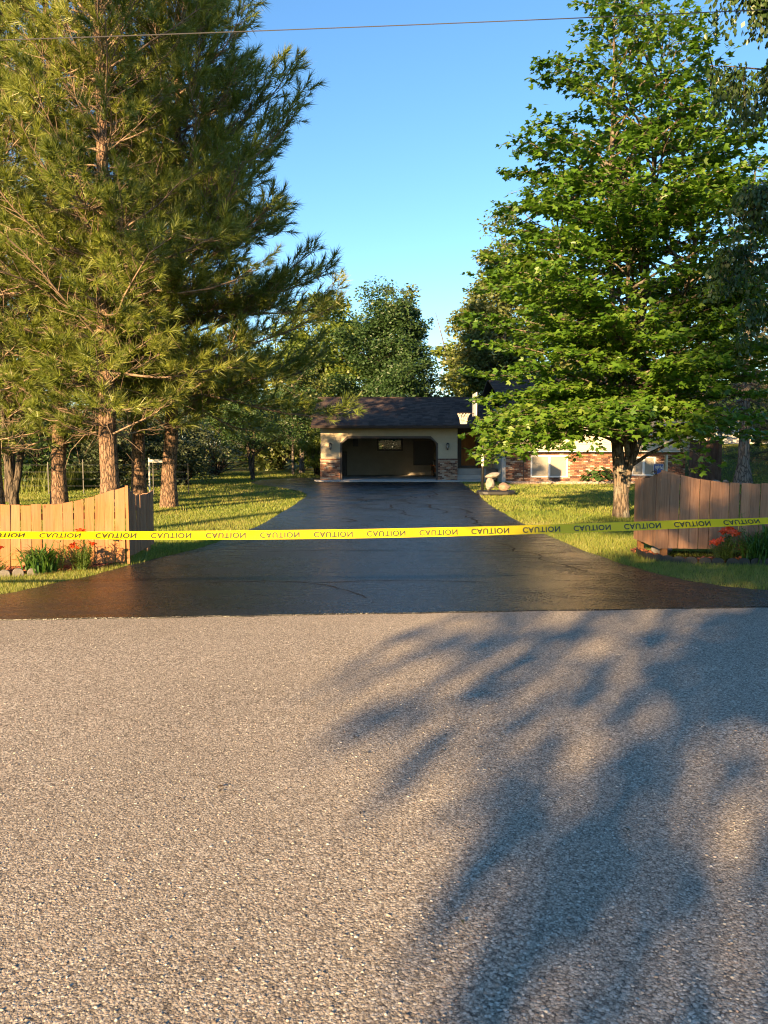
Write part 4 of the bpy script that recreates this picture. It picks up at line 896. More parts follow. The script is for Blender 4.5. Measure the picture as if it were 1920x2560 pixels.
def pine(name, x, y, H, r0, hb, radius, label, seed, tufts=TUFT, lean=(0, 0), step=.52, nb=(4, 6), aim=None, dens=1.0, dead=1.0, bark='pine_bark', ns=12):
    r = np.random.default_rng(seed); t = empty(name, (x, y, float(ground_z(x, y))), 0, label, 'tree', 'tall pines left of the driveway')
    TP, TR = trunk_line(r, H, r0, lean); tt = Tubes(); tt.add(TP, TR, 14); V, Fq = tt.arrays(); obj('trunk', np_mesh('trunk', V, Fq, M[bark], True), t)
    br = Tubes(); P, D, S = [], [], []
    at = lambda z: np.array([np.interp(z, TP[:, 2], TP[:, 0]), np.interp(z, TP[:, 2], TP[:, 1]), z])
    z = hb
    while z < H - .15:
        u = (z - hb) / (H - hb); k = r.integers(*nb) + 2; a0 = r.random() * 6.283
        for b in range(k):
            az = a0 + b * 6.283 / k + r.normal(0, .3); L = radius(z) * (r.uniform(.62, 1.12) if b % 3 else r.uniform(.25, .6))
            if aim is not None: L *= aim(az, z)
            if L < .25: continue
            el = R(9 + 38 * u ** 2 + r.normal(0, 12)); d = np.array([math.cos(az) * math.cos(el), math.sin(az) * math.cos(el), math.sin(el)]); p0 = at(min(z + r.uniform(-.2, .2), H - .1))
            s = np.linspace(0, 1, 7); bend = r.uniform(-.10, .02) if u < .5 else r.uniform(0, .1); side = np.array([-d[1], d[0], 0]) * r.normal(0, .12)
            BP = p0 + np.outer(s, d * L) + np.outer(s ** 2, np.array([0, 0, (bend + .20 * 0) * L]) + side * L) + np.outer(s ** 4, np.array([0, 0, .16 * L])); BP[1:-1] += np.cumsum(r.normal(0, .022 * L, (5, 3)), 0) * .8
            rb = np.clip(.006 + .009 * L, .007, .045); br.add(BP, rb * (1 - .8 * s), 6)
            m = max(4, int(L * 6.2 * dens))
            for q in range(m):
                ss = .24 + .76 * (q + r.random()) / m if u < .75 else .05 + .95 * (q + r.random()) / m
                if ss < .42 and r.random() < .45 and u < .75: continue
                c = np.array([np.interp(ss, s, BP[:, i]) for i in range(3)]); sg_ = 1 if q % 2 else -1; sd = np.array([-d[1], d[0], 0]) * sg_
                td = d * r.uniform(.45, .9) + sd * r.uniform(.45, 1.0) * (1.1 - .6 * ss) + np.array([0, 0, r.uniform(-.12, .4)]); td /= np.linalg.norm(td); l2 = (.22 + .30 * L * (1 - ss) * .8) * r.uniform(.6, 1.3); l2 = min(l2, 1.0)
                tip = c + td * l2 + np.array([0, 0, .10 * l2]); br.add([c, c + td * l2 * .55 + r.normal(0, .02, 3), tip], [.011, .008, .005], 3)
                nt2 = max(1, int(l2 / .33))
                for w_ in range(nt2):
                    f = 1 - w_ * .33 / max(l2, .33); pp = c + (tip - c) * max(f, .1); dd = td + np.array([0, 0, r.uniform(.1, .75)]) + r.normal(0, .28 if w_ == 0 else .6, 3)
                    P.append(pp); D.append(dd); S.append(r.uniform(1.0, 1.6))
            P.append(BP[-1]); D.append(d + np.array([0, 0, .5])); S.append(1.15)
            nd = int(r.integers(1, 7) * dead) if u < .85 else 0
            for q in range(nd):
                ss = r.uniform(.05, .5); c = np.array([np.interp(ss, s, BP[:, i]) for i in range(3)]); dd = d * .5 + r.normal(0, .6, 3); dd /= np.linalg.norm(dd); l = r.uniform(.3, 1.1); br.add([c, c + dd * l * .5 + r.normal(0, .05, 3), c + dd * l + r.normal(0, .1, 3) - np.array([0, 0, .1 * l])], [.008, .006, .003], 3)
        z += step * r.uniform(.8, 1.2)
    V, Fq = br.arrays(); obj('branches', np_mesh('branches', V, Fq, M['pine_limb'], True), t)
    V, Ft = stamp(tufts, np.array(P), np.array(D), np.array(S), r); obj('crown', np_mesh('crown', V, Ft, M['needle']), t)
    return len(P)

LEAF = (np.array([[-.5, 0, 0], [.5, 0, 0], [0, 0, -.28], [0, 0, 1.0]]) * .0, None)
def oval_leaf(w=.6, fold=.12): return np.array([[0, 0, 0], [w/2, fold, .5], [0, 0, 1.0], [-w/2, fold, .5]], float), np.array([[0, 1, 2], [0, 2, 3]])
def maple_leaf(fold=.14):
    pts = [(0, 0), (.42, .0), (.58, .50), (.22, .46), (.0, 1.0), (-.22, .46), (-.58, .50), (-.42, .0)]
    V = np.array([[0, 0, .3]] + [[px_, fold * abs(px_) * 1.5 + .12 * max(0, py_ - .5), py_] for px_, py_ in pts]); n = len(pts); return V, np.array([[0, 1 + i, 1 + (i + 1) % n] for i in range(n)])
OVAL = [oval_leaf(.62, .1), oval_leaf(.5, .2), oval_leaf(.7, .02)]
MAPLE = [maple_leaf(.1), maple_leaf(.25), maple_leaf(0.0)]
def leaf_dirs(n, r, outward=None, droop=.35, flat=1.0):
    """tip direction of each leaf: outwards and down"""
    a = r.random(n) * 6.283; D = np.stack([np.cos(a), np.sin(a), -droop + r.normal(0, .35, n) * flat], 1)
    if outward is not None: D[:, :2] += outward[:, :2] * .8
    return D

def leafy(name, x, y, H, r0, zc, rx, rz, label, seed, mat='leaf_dark', bark='dark_bark', nclump=70, per=160, size=.15, csize=.62, stems=1, shell=.55, squash=.7, cat='tree', group='trees around the house', ry=None, topbias=0.0, trunk=True, fork=.35, oy=0.0, ox=0.0):
    r = np.random.default_rng(seed); z0 = float(ground_z(x, y)); t = empty(name, (x, y, z0), 0, label, cat, group); ry = ry or rx
    d = r.normal(size=(nclump, 3)); d /= np.linalg.norm(d, axis=1, keepdims=True); rad = (shell + (1 - shell) * r.random(nclump)) * r.uniform(.78, 1.12, nclump)
    fillers = r.random(nclump) < .25; rad[fillers] *= r.uniform(.2, .8, fillers.sum())
    taper = np.where(d[:, 2] > 0, 1 - topbias * d[:, 2], 1)
    Cc = np.stack([ox + d[:, 0] * rx * rad * taper, oy + d[:, 1] * ry * rad * taper, zc + d[:, 2] * rz * rad], 1); Cc = Cc[Cc[:, 2] > .25]
    tt = Tubes()
    if trunk:
        for s_ in range(stems):
            le = (r.normal(0, .03) + (s_ - (stems - 1) / 2) * .22, r.normal(0, .03)); TP, TR = trunk_line(r, zc + rz * .7, r0 * (1 if stems == 1 else .75), le, 12); tt.add(TP, TR, 10)
        V, Fq = tt.arrays(); obj('trunk', np_mesh('trunk', V, Fq, M[bark], True), t)
    bt = Tubes()
    for c in Cc:
        if r.random() < .75:
            zs = max(fork * zc, min(c[2] - .6 * math.hypot(c[0], c[1]), zc + rz * .5)); b = np.array([ox * min(1, zs / zc), oy * min(1, zs / zc), zs]) if trunk else np.array([r.normal(0, .1), r.normal(0, .1), 0]); mid = (b + c) / 2 + r.normal(0, .15, 3) * csize; bt.add([b, mid, c], [.02 + .008 * rx, .02, .006], 5)
    V, Fq = bt.arrays(); obj('branches', np_mesh('branches', V, Fq, M[bark], True), t)
    nper = (per * r.uniform(.6, 1.4, len(Cc))).astype(int); ci = np.repeat(np.arange(len(Cc)), nper); cs = csize * r.uniform(.6, 1.35, len(Cc))
    off = r.normal(size=(len(ci), 3)); off /= np.linalg.norm(off, axis=1, keepdims=True) + 1e-9; off *= (r.random(len(ci)) ** .5)[:, None] * cs[ci][:, None] * np.array([1, 1, squash]); P = Cc[ci] + off; k = P[:, 2] > .05; P = P[k]; off = off[k]
    outd = P - np.array([ox, oy, zc]); outd /= np.linalg.norm(outd, axis=1, keepdims=True) + 1e-9
    V, Ft = stamp(OVAL, P, leaf_dirs(len(P), r, outd, .3), size * r.uniform(.65, 1.25, len(P)), r); obj('crown', np_mesh('crown', V, Ft, M[mat]), t)
    return t

# ------------------------------------------------------------------ the pines on the left
def prof(pts): 
    zs = [p[0] for p in pts]; rs = [p[1] for p in pts]; return lambda z: float(np.interp(z, zs, rs))
right_more = lambda az, z: 1.0 + .25 * max(0, math.cos(az))
pc = prof([(2.2, 2.9), (4, 3.7), (6, 3.7), (8, 3.0), (10, 2.5), (13, 1.9), (16, .5)])
pine('pine_tree', -6.62, 18.6, 16.0, .225, 1.95, pc, 'sunlit pine with the thickest trunk, just behind the left fence corner', 101)
pine('pine_tree', -8.55, 20.2, 17.0, .195, 2.1, prof([(2.0, 2.6), (5, 3.3), (8, 3.0), (12, 2.5), (17, .4)]), 'sunlit pine second from the left behind the left fence', 102, dens=.85)
pine('pine_tree', -9.55, 18.8, 16.5, .21, 1.7, prof([(1.6, 2.6), (4, 3.1), (8, 2.8), (12, 2.4), (16.5, .4)]), 'sunlit pine at the left picture edge', 103, dens=.8)
pine('pine_tree', -7.15, 22.4, 17.5, .20, 3.0, prof([(3, 2.6), (6, 3.5), (10, 3.0), (14, 2.0), (17.5, .4)]), 'pine between the thick pine and the leaning pine', 104, dens=.9)
pine('pine_tree', -6.05, 21.6, 16.0, .205, 2.3, prof([(2.2, 3.7), (4, 4.1), (6.2, 3.6), (7.6, 3.15), (9.4, 2.7), (11.4, 2.2), (13.6, 1.0), (16, .4)]), 'tall dark pine nearest the driveway, its trunk leaning right', 105, lean=(.035, .0), dens=1.6, aim=right_more, step=.36, nb=(5, 7), tufts=TUFT_LO, dead=.5)
pine('pine_tree', -11.4, 23.5, 15.0, .17, 2.0, prof([(2, 2.6), (6, 3.0), (10, 2.2), (15, .4)]), 'slim shaded pine behind the left fence, left of the forked trunk', 107, TUFT_LO, dens=.8, bark='dark_bark')
# ------------------------------------------------------------------ the maple on the right
def maple():
    r = np.random.default_rng(77); x, y = 5.70, 18.45
    t = empty('maple_tree', (x, y, 0), 0, 'large green maple with forked trunk on the right lawn', 'tree')
    stems = [[(0, 0, -.15), (.0, 0, .25), (-.03, 0, .9), (-.10, .0, 1.5), (-.17, .02, 2.2), (-.28, .0, 4), (-.40, .05, 7), (-.42, 0, 9.6), (-.45, 0, 12.0)],
             [(.06, .02, .6), (.10, .03, 1.05), (.22, .05, 1.6), (.32, .1, 2.3), (.42, .15, 4), (.55, .2, 6.5), (.66, .15, 9), (.72, .1, 11.3)],
             [(.10, -.02, .75), (.16, -.05, 1.2), (.34, -.08, 1.75), (.8, -.05, 3.2), (1.35, 0, 5.2), (1.75, 0, 7.6), (1.95, 0, 9.4)],
             [(-.05, .1, 1.3), (-.25, .3, 2.2), (-.9, .7, 4.2), (-1.35, .9, 6.2), (-1.55, .9, 8.4)],
             [(.1, -.1, 1.5), (-.1, -.4, 2.4), (-.3, -1.0, 4.2), (-.35, -1.3, 6.2), (-.3, -1.3, 8.2)]]
    rads = [[.25, .19, .165, .145, .12, .095, .06, .035, .01], [.13, .125, .11, .10, .085, .06, .035, .01], [.10, .09, .075, .06, .045, .03, .01], [.07, .06, .045, .03, .01], [.07, .06, .045, .03, .01]]
    tt = Tubes(); lines = []
    for s, q in zip(stems, rads):
        P = np.array(smooth_line(s, 4)); rr = np.interp(np.linspace(0, 1, len(P)), np.linspace(0, 1, len(q)), q); tt.add(P, rr, 12); lines.append(P)
    V, Fq = tt.arrays(); obj('trunk', np_mesh('trunk', V, Fq, M['maple_bark'], True), t)
    prof_ = prof([(1.6, 2.3), (2.2, 3.1), (3, 3.75), (4, 3.85), (5.5, 3.45), (7.5, 2.75), (9, 2.2), (10.2, 1.75), (11.3, .9), (12.2, .25)])
    br = Tubes(); P, D, S = [], [], []
    br.add([(.2, -.05, 1.25), (.6, -.2, 1.55), (1.3, -.5, 1.95), (2.4, -.8, 2.35)], [.05, .04, .03, .012], 7)
    for q_ in range(60):   # low limbs that level off and droop
        az = r.choice([r.uniform(2.2, 4.4), r.uniform(2.4, 5.6), r.random() * 6.283]); dxy = np.array([math.cos(az), math.sin(az)]); L = r.uniform(2.3, 4.0) * (1.0 if dxy[0] < 0 else .85); z = r.uniform(1.7, 2.9); s = np.linspace(0, 1, 6)
        ze = r.uniform(1.2, 2.6); BP = np.stack([dxy[0] * L * s, dxy[1] * L * s, z + (ze - z) * s ** 1.6 + .32 * np.sin(math.pi * s)], 1); BP[1:] += r.normal(0, .05, (5, 3)); br.add(BP, np.clip(.006 + .008 * L, .008, .035) * (1 - .82 * s), 5)
        for q in range(int(L * 5)):
            ss = .3 + .7 * (q + r.random()) / int(L * 5); cc = np.array([np.interp(ss, s, BP[:, i]) for i in range(3)]); td = np.array([dxy[0], dxy[1], 0]) * r.uniform(.5, 1) + np.array([-dxy[1], dxy[0], 0]) * (1 if q % 2 else -1) * r.uniform(.4, 1) + np.array([0, 0, r.uniform(-.35, .15)]); l2 = r.uniform(.3, .6); tip = cc + td * l2; br.add([cc, (cc + tip) / 2 + r.normal(0, .02, 3), tip], [.006, .0045, .003], 3)
            nl = int(r.integers(8, 15)); f = r.uniform(.1, 1.1, nl)[:, None]; P.append(cc + (tip - cc) * f + r.normal(0, .075, (nl, 3)) * np.array([1, 1, .55])); a = np.arctan2(td[1], td[0]) + r.normal(0, .9, nl); D.append(np.stack([np.cos(a), np.sin(a), -.5 + r.normal(0, .3, nl)], 1)); S.append(r.uniform(.095, .165, nl))
    for li, L_ in enumerate(lines):
        z = 2.3
        while z < L_[-1, 2] - .1:
            for b in range(2):
                az = r.random() * 6.283; c = np.array([np.interp(z, L_[:, 2], L_[:, i]) for i in range(3)])
                rad_ = prof_(z + .3) * r.uniform(.72, 1.08); dxy = np.array([math.cos(az), math.sin(az)]); bq = c[:2] @ dxy; disc = bq * bq - (c[:2] @ c[:2] - rad_ ** 2); L = -bq + math.sqrt(max(disc, .04))
                if z < 2.3 and dxy[0] > .2 and r.random() < .25: continue
                rise = (.28 + .06 * z) * L * r.uniform(.7, 1.2); rise = min(rise, 1.9); s = np.linspace(0, 1, 6)
                z1 = rise * (s * 1.25 - .45 * s ** 2.5) - (.5 if z < 3.2 else .1) * L * .22 * s ** 2
                BP = np.stack([c[0] + dxy[0] * L * s, c[1] + dxy[1] * L * s, c[2] + z1], 1); BP[1:] += r.normal(0, .05, (5, 3)); BP[:, 2] = np.maximum(BP[:, 2], 1.45); br.add(BP, np.clip(.006 + .009 * L, .008, .04) * (1 - .82 * s), 5)
                m = max(3, int(L * 5.6))
                for q in range(m):
                    ss = .22 + .78 * (q + r.random()) / m; cc = np.array([np.interp(ss, s, BP[:, i]) for i in range(3)]); sg_ = 1 if q % 2 else -1
                    td = np.array([dxy[0], dxy[1], .12]) * r.uniform(.5, 1) + np.array([-dxy[1], dxy[0], 0]) * sg_ * r.uniform(.4, 1.0) + np.array([0, 0, r.uniform(-.25, .25)]); l2 = r.uniform(.3, .62) * (1.1 - .4 * ss); tip = cc + td * l2; br.add([cc, (cc + tip) / 2 + r.normal(0, .02, 3), tip], [.006, .0045, .003], 3)
                    nl = int(r.integers(9, 17) * (1.0 if z < 7 else .75))
                    f = r.uniform(.1, 1.1, nl)[:, None]; pp = cc + (tip - cc) * f + r.normal(0, .075, (nl, 3)) * np.array([1, 1, .55]); P.append(pp)
                    a = np.arctan2(td[1], td[0]) + r.normal(0, .9, nl); D.append(np.stack([np.cos(a), np.sin(a), -.45 + r.normal(0, .3, nl)], 1)); S.append(r.uniform(.095, .165, nl))
            z += .27 * r.uniform(.7, 1.3)
    V, Fq = br.arrays(); obj('branches', np_mesh('branches', V, Fq, M['maple_bark'], True), t)
    P = np.concatenate(P); D = np.concatenate(D); S = np.concatenate(S)
    # orient: blade faces mostly upwards
    Dn = D / np.linalg.norm(D, axis=1, keepdims=True); Nn = np.array([0, 0, 1.]) + r.normal(0, .38, P.shape); A = np.cross(Dn, Nn); A /= np.linalg.norm(A, axis=1, keepdims=True) + 1e-9; B = np.cross(A, Dn); Mx = np.stack([A, B, Dn], -1)
    Vs, Fs, base = [], [], 0; pick = r.integers(0, 3, len(P))
    for k, (tv, tf) in enumerate(MAPLE):
        i = np.where(pick == k)[0]; V = np.einsum('nij,vj->nvi', Mx[i], tv) * S[i][:, None, None] + P[i][:, None]; Vs.append(V.reshape(-1, 3)); Fs.append((tf[None] + (np.arange(len(i)) * len(tv))[:, None, None]).reshape(-1, 3) + base); base += len(i) * len(tv)
    obj('crown', np_mesh('crown', np.concatenate(Vs), np.concatenate(Fs), M['maple']), t)
    print('maple leaves', len(P))
maple()

# ------------------------------------------------------------------ birch whose branches hang in from the right
def birch():
    r = np.random.default_rng(55); x, y = 7.45, 11.9; t = empty('birch_tree', (x, y, 0), 0, 'birch with hanging branches reaching in at the right edge', 'tree')
    TP, TR = trunk_line(r, 13, .14, (0, 0), 14); tt = Tubes(); tt.add(TP, TR, 10); V, Fq = tt.arrays(); obj('trunk', np_mesh('trunk', V, Fq, M['grey_bark'], True), t)
    br = Tubes(); P, D = [], []
    def limb(p0, d, L, droop, nt):
        s = np.linspace(0, 1, 7); BP = np.array(p0) + np.outer(s, np.array(d) * L) - np.outer(s ** 2, [0, 0, droop]); br.add(BP, .03 * (1 - .85 * s), 6)
        for q in range(nt):
            ss = r.uniform(.35, 1); c = np.array([np.interp(ss, s, BP[:, i]) for i in range(3)]); l = r.uniform(.3, .9); h = np.array([r.normal(0, .35), r.normal(0, .35), -1]) * l; br.add([c, c + h * .5 + r.normal(0, .08, 3), c + h], [.005, .004, .002], 3)
            n = int(l * 95); f = r.random(n)[:, None]; P.append(c + h * f + r.normal(0, .07, (n, 3))); D.append(np.stack([r.normal(0, .5, n), r.normal(0, .5, n), -np.ones(n)], 1))
    limb((0, 0, 7.6), (-.86, -.12, .48), 3.1, .55, 44); limb((0, 0, 6.9), (-.9, .2, .38), 2.7, .35, 34); limb((0, 0, 8.2), (-.8, -.35, .5), 2.6, .3, 30)
    limb((0, 0, 5.2), (-.9, -.1, .30), 2.45, .45, 26); limb((0, 0, 4.4), (-.9, .25, .34), 2.35, .35, 22); limb((0, 0, 3.5), (-.9, .05, .35), 2.15, .3, 18)
    for k in range(12): a = r.uniform(-1.6, 1.6); limb((0, 0, r.uniform(4, 12)), (math.cos(a), math.sin(a), .45), r.uniform(1.5, 3), .4, 7)
    V, Fq = br.arrays(); obj('branches', np_mesh('branches', V, Fq, M['dark_bark'], True), t); P = np.concatenate(P); D = np.concatenate(D)
    V, Ft = stamp(OVAL, P, D, r.uniform(.07, .11, len(P)), r); obj('crown', np_mesh('crown', V, Ft, M['birch']), t)
birch()

# ------------------------------------------------------------------ spruces
def spruce(x, y, H, rb, label, seed, z_b=1.2, r0=.24, dens=1.0):
    r = np.random.default_rng(seed); t = empty('spruce_tree', (x, y, float(ground_z(x, y))), 0, label, 'tree', 'spruces on the right'); TP, TR = trunk_line(r, H, r0, (0, 0), 14, 1.9, .02); tt = Tubes(); tt.add(TP, TR, 12); V, Fq = tt.arrays(); obj('trunk', np_mesh('trunk', V, Fq, M['grey_bark'], True), t)
    br = Tubes(); P, D, S = [], [], []; z = z_b
    while z < H:
        L0 = rb * (1 - (z - z_b) / (H - z_b)) ** .85 + .12
        for b in range(6):
            az = r.random() * 6.283; L = L0 * r.uniform(.6, 1.1); d = np.array([math.cos(az), math.sin(az), .05]); s = np.linspace(0, 1, 5); BP = np.array([0, 0, z]) + np.outer(s, d * L) + np.outer(-.32 * np.sin(s * 2.6), [0, 0, L * .55]); br.add(BP, .022 * (1 - .8 * s), 4)
            m = max(2, int(L * 9 * dens))
            for q in range(m):
                ss = .15 + .85 * r.random(); c = np.array([np.interp(ss, s, BP[:, i]) for i in range(3)]); P.append(c); D.append(d * .7 + np.array([-d[1], d[0], 0]) * r.normal(0, .7) + np.array([0, 0, -.35 + r.normal(0, .25)])); S.append(r.uniform(.8, 1.4))
        z += .34
    P.append(np.array([0, 0, H - .1])); D.append(np.array([0, 0, 1.])); S.append(1.2)
    V, Fq = br.arrays(); obj('branches', np_mesh('branches', V, Fq, M['dark_bark'], True), t); V, Ft = stamp(TUFT_SP, np.array(P), np.array(D), np.array(S), r); obj('crown', np_mesh('crown', V, Ft, M['spruce']), t)
spruce(15.4, 33.0, 13.6, 2.6, 'tall narrow spruce rising behind the maple at right', 61, 2.6)
spruce(18.2, 34.0, 11.0, 2.8, 'shaded spruce at the right picture edge', 62, 1.0)
spruce(13.4, 50.0, 13.5, 3.2, 'spruce standing behind the right end of the house', 63, 1.5, dens=.8)

# ------------------------------------------------------------------ trees behind the house
leafy('ash_tree', -.1, 55.0, 12, .2, 6.6, 4.6, 6.6, 'dark round tree standing behind the garage ridge', 201, 'leaf_dark', nclump=150, per=330, size=.21, csize=1.1, topbias=.35)
leafy('poplar_tree', -4.4, 59.0, 13, .2, 7.6, 4.3, 6.6, 'bright yellow-green tree behind the left end of the garage', 202, 'leaf_lime', nclump=130, per=210, size=.27, csize=1.1, topbias=.25)
leafy('poplar_tree', 1.2, 62.5, 14, .2, 8.6, 2.4, 6.2, 'slender grey-green tree top rising behind the dark round tree', 203, 'leaf_olive', nclump=70, per=170, size=.25, csize=.9, topbias=.4)
leafy('poplar_tree', -8.5, 62.0, 12, .2, 6.5, 4.2, 6.0, 'yellow-green tree showing between the pines', 204, 'leaf_lime', nclump=70, per=130, size=.26, csize=1.0)
leafy('poplar_tree', 6.2, 53.0, 11, .18, 6.6, 2.6, 6.0, 'slim pale-trunked tree behind the brick wing', 205, 'leaf_lime', 'grey_bark', nclump=80, per=170, size=.25, csize=.85, stems=3)
leafy('birch_tree', 7.4, 30.0 + 18.5, 14, .2, 8.6, 3.6, 6.6, 'tall olive-green tree behind the roof left of the maple', 206, 'leaf_olive', 'grey_bark', nclump=140, per=220, size=.24, csize=.95, topbias=.4)
leafy('birch_tree', 11.5, 52, 13, .2, 7.8, 3.6, 6.0, 'olive-green tree behind the maple crown', 207, 'leaf_olive', nclump=90, per=170, size=.28, csize=1.0)
leafy('poplar_tree', 22, 52, 13, .2, 7.0, 4.5, 6.4, 'broad tree at the far right behind the spruces', 208, 'leaf_dark', nclump=80, per=130, size=.26, csize=1.1)
leafy('poplar_tree', 28, 48, 12, .2, 6.0, 4.5, 5.8, 'dark tree beyond the right lawn', 209, 'leaf_dark', nclump=70, per=120, size=.28, csize=1.1)
# left background
leafy('shrub', .4, 48.5, 5, .1, 2.6, 3.6, 2.6, 'dark shrub seen through the garage back window', 214, 'leaf_dark', nclump=70, per=150, size=.2, csize=.8, trunk=False, cat='shrub', group='shrubs behind the garage')
leafy('apple_tree', -6.75, 39.6, 4, .14, 2.9, 2.3, 1.7, 'small dark spreading tree with forked trunk left of the garage', 210, 'leaf_dark', nclump=60, per=150, size=.13, csize=.6, stems=2)
leafy('young_tree', -5.6, 47.4, 6, .08, 4.0, 1.8, 2.6, 'thin young tree on the lawn left of the garage', 211, 'leaf_dark', 'grey_bark', nclump=50, per=120, size=.15, csize=.6)
leafy('young_tree', -5.3, 49.6, 8, .17, 5.0, 2.2, 3.2, 'pale-trunked tree just left of the garage corner', 212, 'leaf_olive', 'grey_bark', nclump=50, per=130, size=.17, csize=.7)
leafy('shrub', -3.9, 45.5, 3, .1, 1.3, 1.2, 1.5, 'bright green shrub against the left garage wall', 213, 'leaf_lime', 'dark_bark', nclump=40, per=130, size=.14, csize=.45, trunk=False, cat='shrub', group='shrubs on the left')
SH = [(-11.2, 31.5, 2.2, 1.9, 'leaf_grey', 'silvery shrub behind the leaning pine'), (-13.6, 30.0, 2.4, 2.1, 'leaf_dark', 'dark shrub behind the thick pine'), (-9.0, 34.2, 2.1, 1.7, 'leaf_grey', 'silvery shrub next to the left lawn'),
      (-16.0, 36, 2.8, 2.4, 'leaf_olive', 'olive shrub beyond the wire fence'), (-18.5, 31.5, 2.6, 2.0, 'leaf_dark', 'dark shrub at the far left beyond the wire fence'), (-12.2, 38.5, 3.2, 2.6, 'leaf_dark', 'large dark shrub at the back of the left lawn'),
      (-10.0, 45.5, 3.2, 2.6, 'leaf_lime', 'sunlit shrub behind the small forked tree'), (-15.5, 46, 3.6, 3.2, 'leaf_olive', 'big olive shrub far behind the pines'), (-22, 40, 3.4, 3.0, 'leaf_olive', 'olive shrub at the back of the meadow')]
for i, (x, y, rx, rz, m_, lb) in enumerate(SH): leafy('shrub', x, y, rz * 2, .1, rz * .95, rx, rz, lb, 300 + i, m_, nclump=64, per=130, size=.15, csize=.6, trunk=False, cat='shrub', group='shrubs on the left', shell=.5)
for i, (x, y, rx, rz, m_, lb) in enumerate([(-3.2, 57, 3.0, 2.6, 'leaf_lime', 'bright thicket just left of the garage, behind the pale-trunked tree'), (-7.5, 56, 3.2, 2.6, 'leaf_olive', 'olive thicket behind the small forked tree'), (-12, 66, 5, 4, 'leaf_dark', 'dark thicket in the distance behind the pines'), (-22, 66, 6, 4.5, 'leaf_olive', 'olive thicket in the distance at the far left'), (4.5, 60, 4, 4.5, 'leaf_dark', 'dark thicket filling the gap behind the garage'), (9, 66, 5, 5, 'leaf_olive', 'olive thicket behind the brick wing'), (17, 60, 5, 4, 'leaf_dark', 'dark thicket behind the tall narrow spruce'), (24, 66, 6, 5, 'leaf_dark', 'dark thicket left of the blue neighbour house'), (23, 45, 2.5, 2, 'leaf_dark', 'dark bush at the top of the right lawn'), (36, 60, 6, 5, 'leaf_dark', 'dark thicket right of the blue neighbour house')]):
    leafy('thicket', x, y, rz * 2, .1, rz * .8, rx, rz, lb, 400 + i, m_, nclump=55, per=80, size=.36, csize=1.1, trunk=False, cat='shrub', group='distant thickets', shell=.4)
FT = [(-16, 54, 12, 'leaf_dark', 'dark tree standing behind the left pines'), (-24, 52, 13, 'leaf_olive', 'olive tree far behind the left pines'), (-31, 50, 13, 'leaf_dark', 'dark tree at the far left of the meadow'), (-12.5, 60, 11, 'leaf_olive', 'olive tree behind the small forked tree')]
for i, (x, y, h, m_, lb) in enumerate(FT): leafy('broadleaf_tree', x, y, h, .2, h * .52, 4.2, h * .5, lb, 320 + i, m_, nclump=70, per=85, size=.33, csize=1.15)
leafy('forked_tree', -10.6, 22.0, 6, .15, 4.1, 2.6, 1.9, 'dark forked trunk between the two left pines', 330, 'leaf_dark', nclump=45, per=110, size=.12, csize=.6, stems=2)
leafy('shrub', 19.6, 30.0, 2, .1, 1.2, 1.4, 1.3, 'dark shrub at the right edge of the lawn', 331, 'leaf_dark', nclump=45, per=120, size=.13, csize=.5, trunk=False, cat='shrub', group='shrubs on the right')
leafy('roadside_tree', -5.2, -13.1, 12, .26, 7.4, 5.0, 4.8, 'broad leafy tree across the road behind the viewer, shading the street', 340, 'leaf_dark', nclump=135, per=170, size=.23, csize=.8, shell=.35, group='trees across the road')
leafy('roadside_tree', -8.7, -20.5, 19, .3, 13.2, 4.9, 6.4, 'taller tree across the road, farther behind the viewer', 341, 'leaf_dark', nclump=150, per=160, size=.27, csize=.95, shell=.4, group='trees across the road')
leafy('roadside_tree', -16.2, -5.0, 23, .3, 17.2, 2.0, 6.0, 'narrow tall tree added out of view left of the viewer to shade the dark pine', 342, 'leaf_dark', nclump=110, per=120, size=.2, csize=.8, shell=.3, group='trees across the road')  # unseen tree, added and shaped to throw shade on the dark pine

# ------------------------------------------------------------------ blue neighbour house
nh = empty('neighbour_house', (29, 60, float(ground_z(29, 60))), R(12), 'blue-grey neighbour house glimpsed behind the spruces', 'house')
MB().box(-5, 0, -.5, 5, 8, 3.0).build('wall', M['blue_wall'], nh); MB().box(-5.05, -.06, -.5, 5.05, -.001, .8).build('base', M['concrete'], nh)
MB().prism([(-.7, 2.95), (4, 5.0), (8.7, 2.95), (8.7, 3.1), (4, 5.2), (-.7, 3.1)], 'x', -5.5, 5.5).build('roof', M['shingle'], nh)
for x in (-3, 1.5): w_ = MB().box(x, -.05, 1.2, x + 1.3, -.001, 2.4).build('window', M['white'], nh); MB().box(x + .08, -.06, 1.28, x + 1.22, -.0505, 2.32).build('pane', M['glass'], w_)
# wire fence behind the pines
wf = empty('wire_fence', (-12, 27.5, 0), 0, 'low wire fence on dark stakes in front of the meadow', 'fence')
for i in range(9):
    x = -17 + i * 1.25; MB().box(x + 12 - .015, -.015, -.1, x + 12 + .015, .015, 1.2 + .08 * math.sin(i * 3)).build('stake', M['metal_dark'], wf)
for z in (.3, .55, .8, 1.05): MB().tube([(-5, .02, z), (5, .02, z)], .004, 4).build('wire', M['galv'], wf)
wp = empty('white_rail', (-7.5, 24.6, 0), 0, 'white pole with a short rail behind the left fence', 'rail'); MB().tube([(0, 0, -.1), (0, 0, 1.35)], .025, 8).build('pole', M['white'], wp); MB().box(.0, -.02, 1.2, .75, .02, 1.29).build('bar', M['white'], wp)
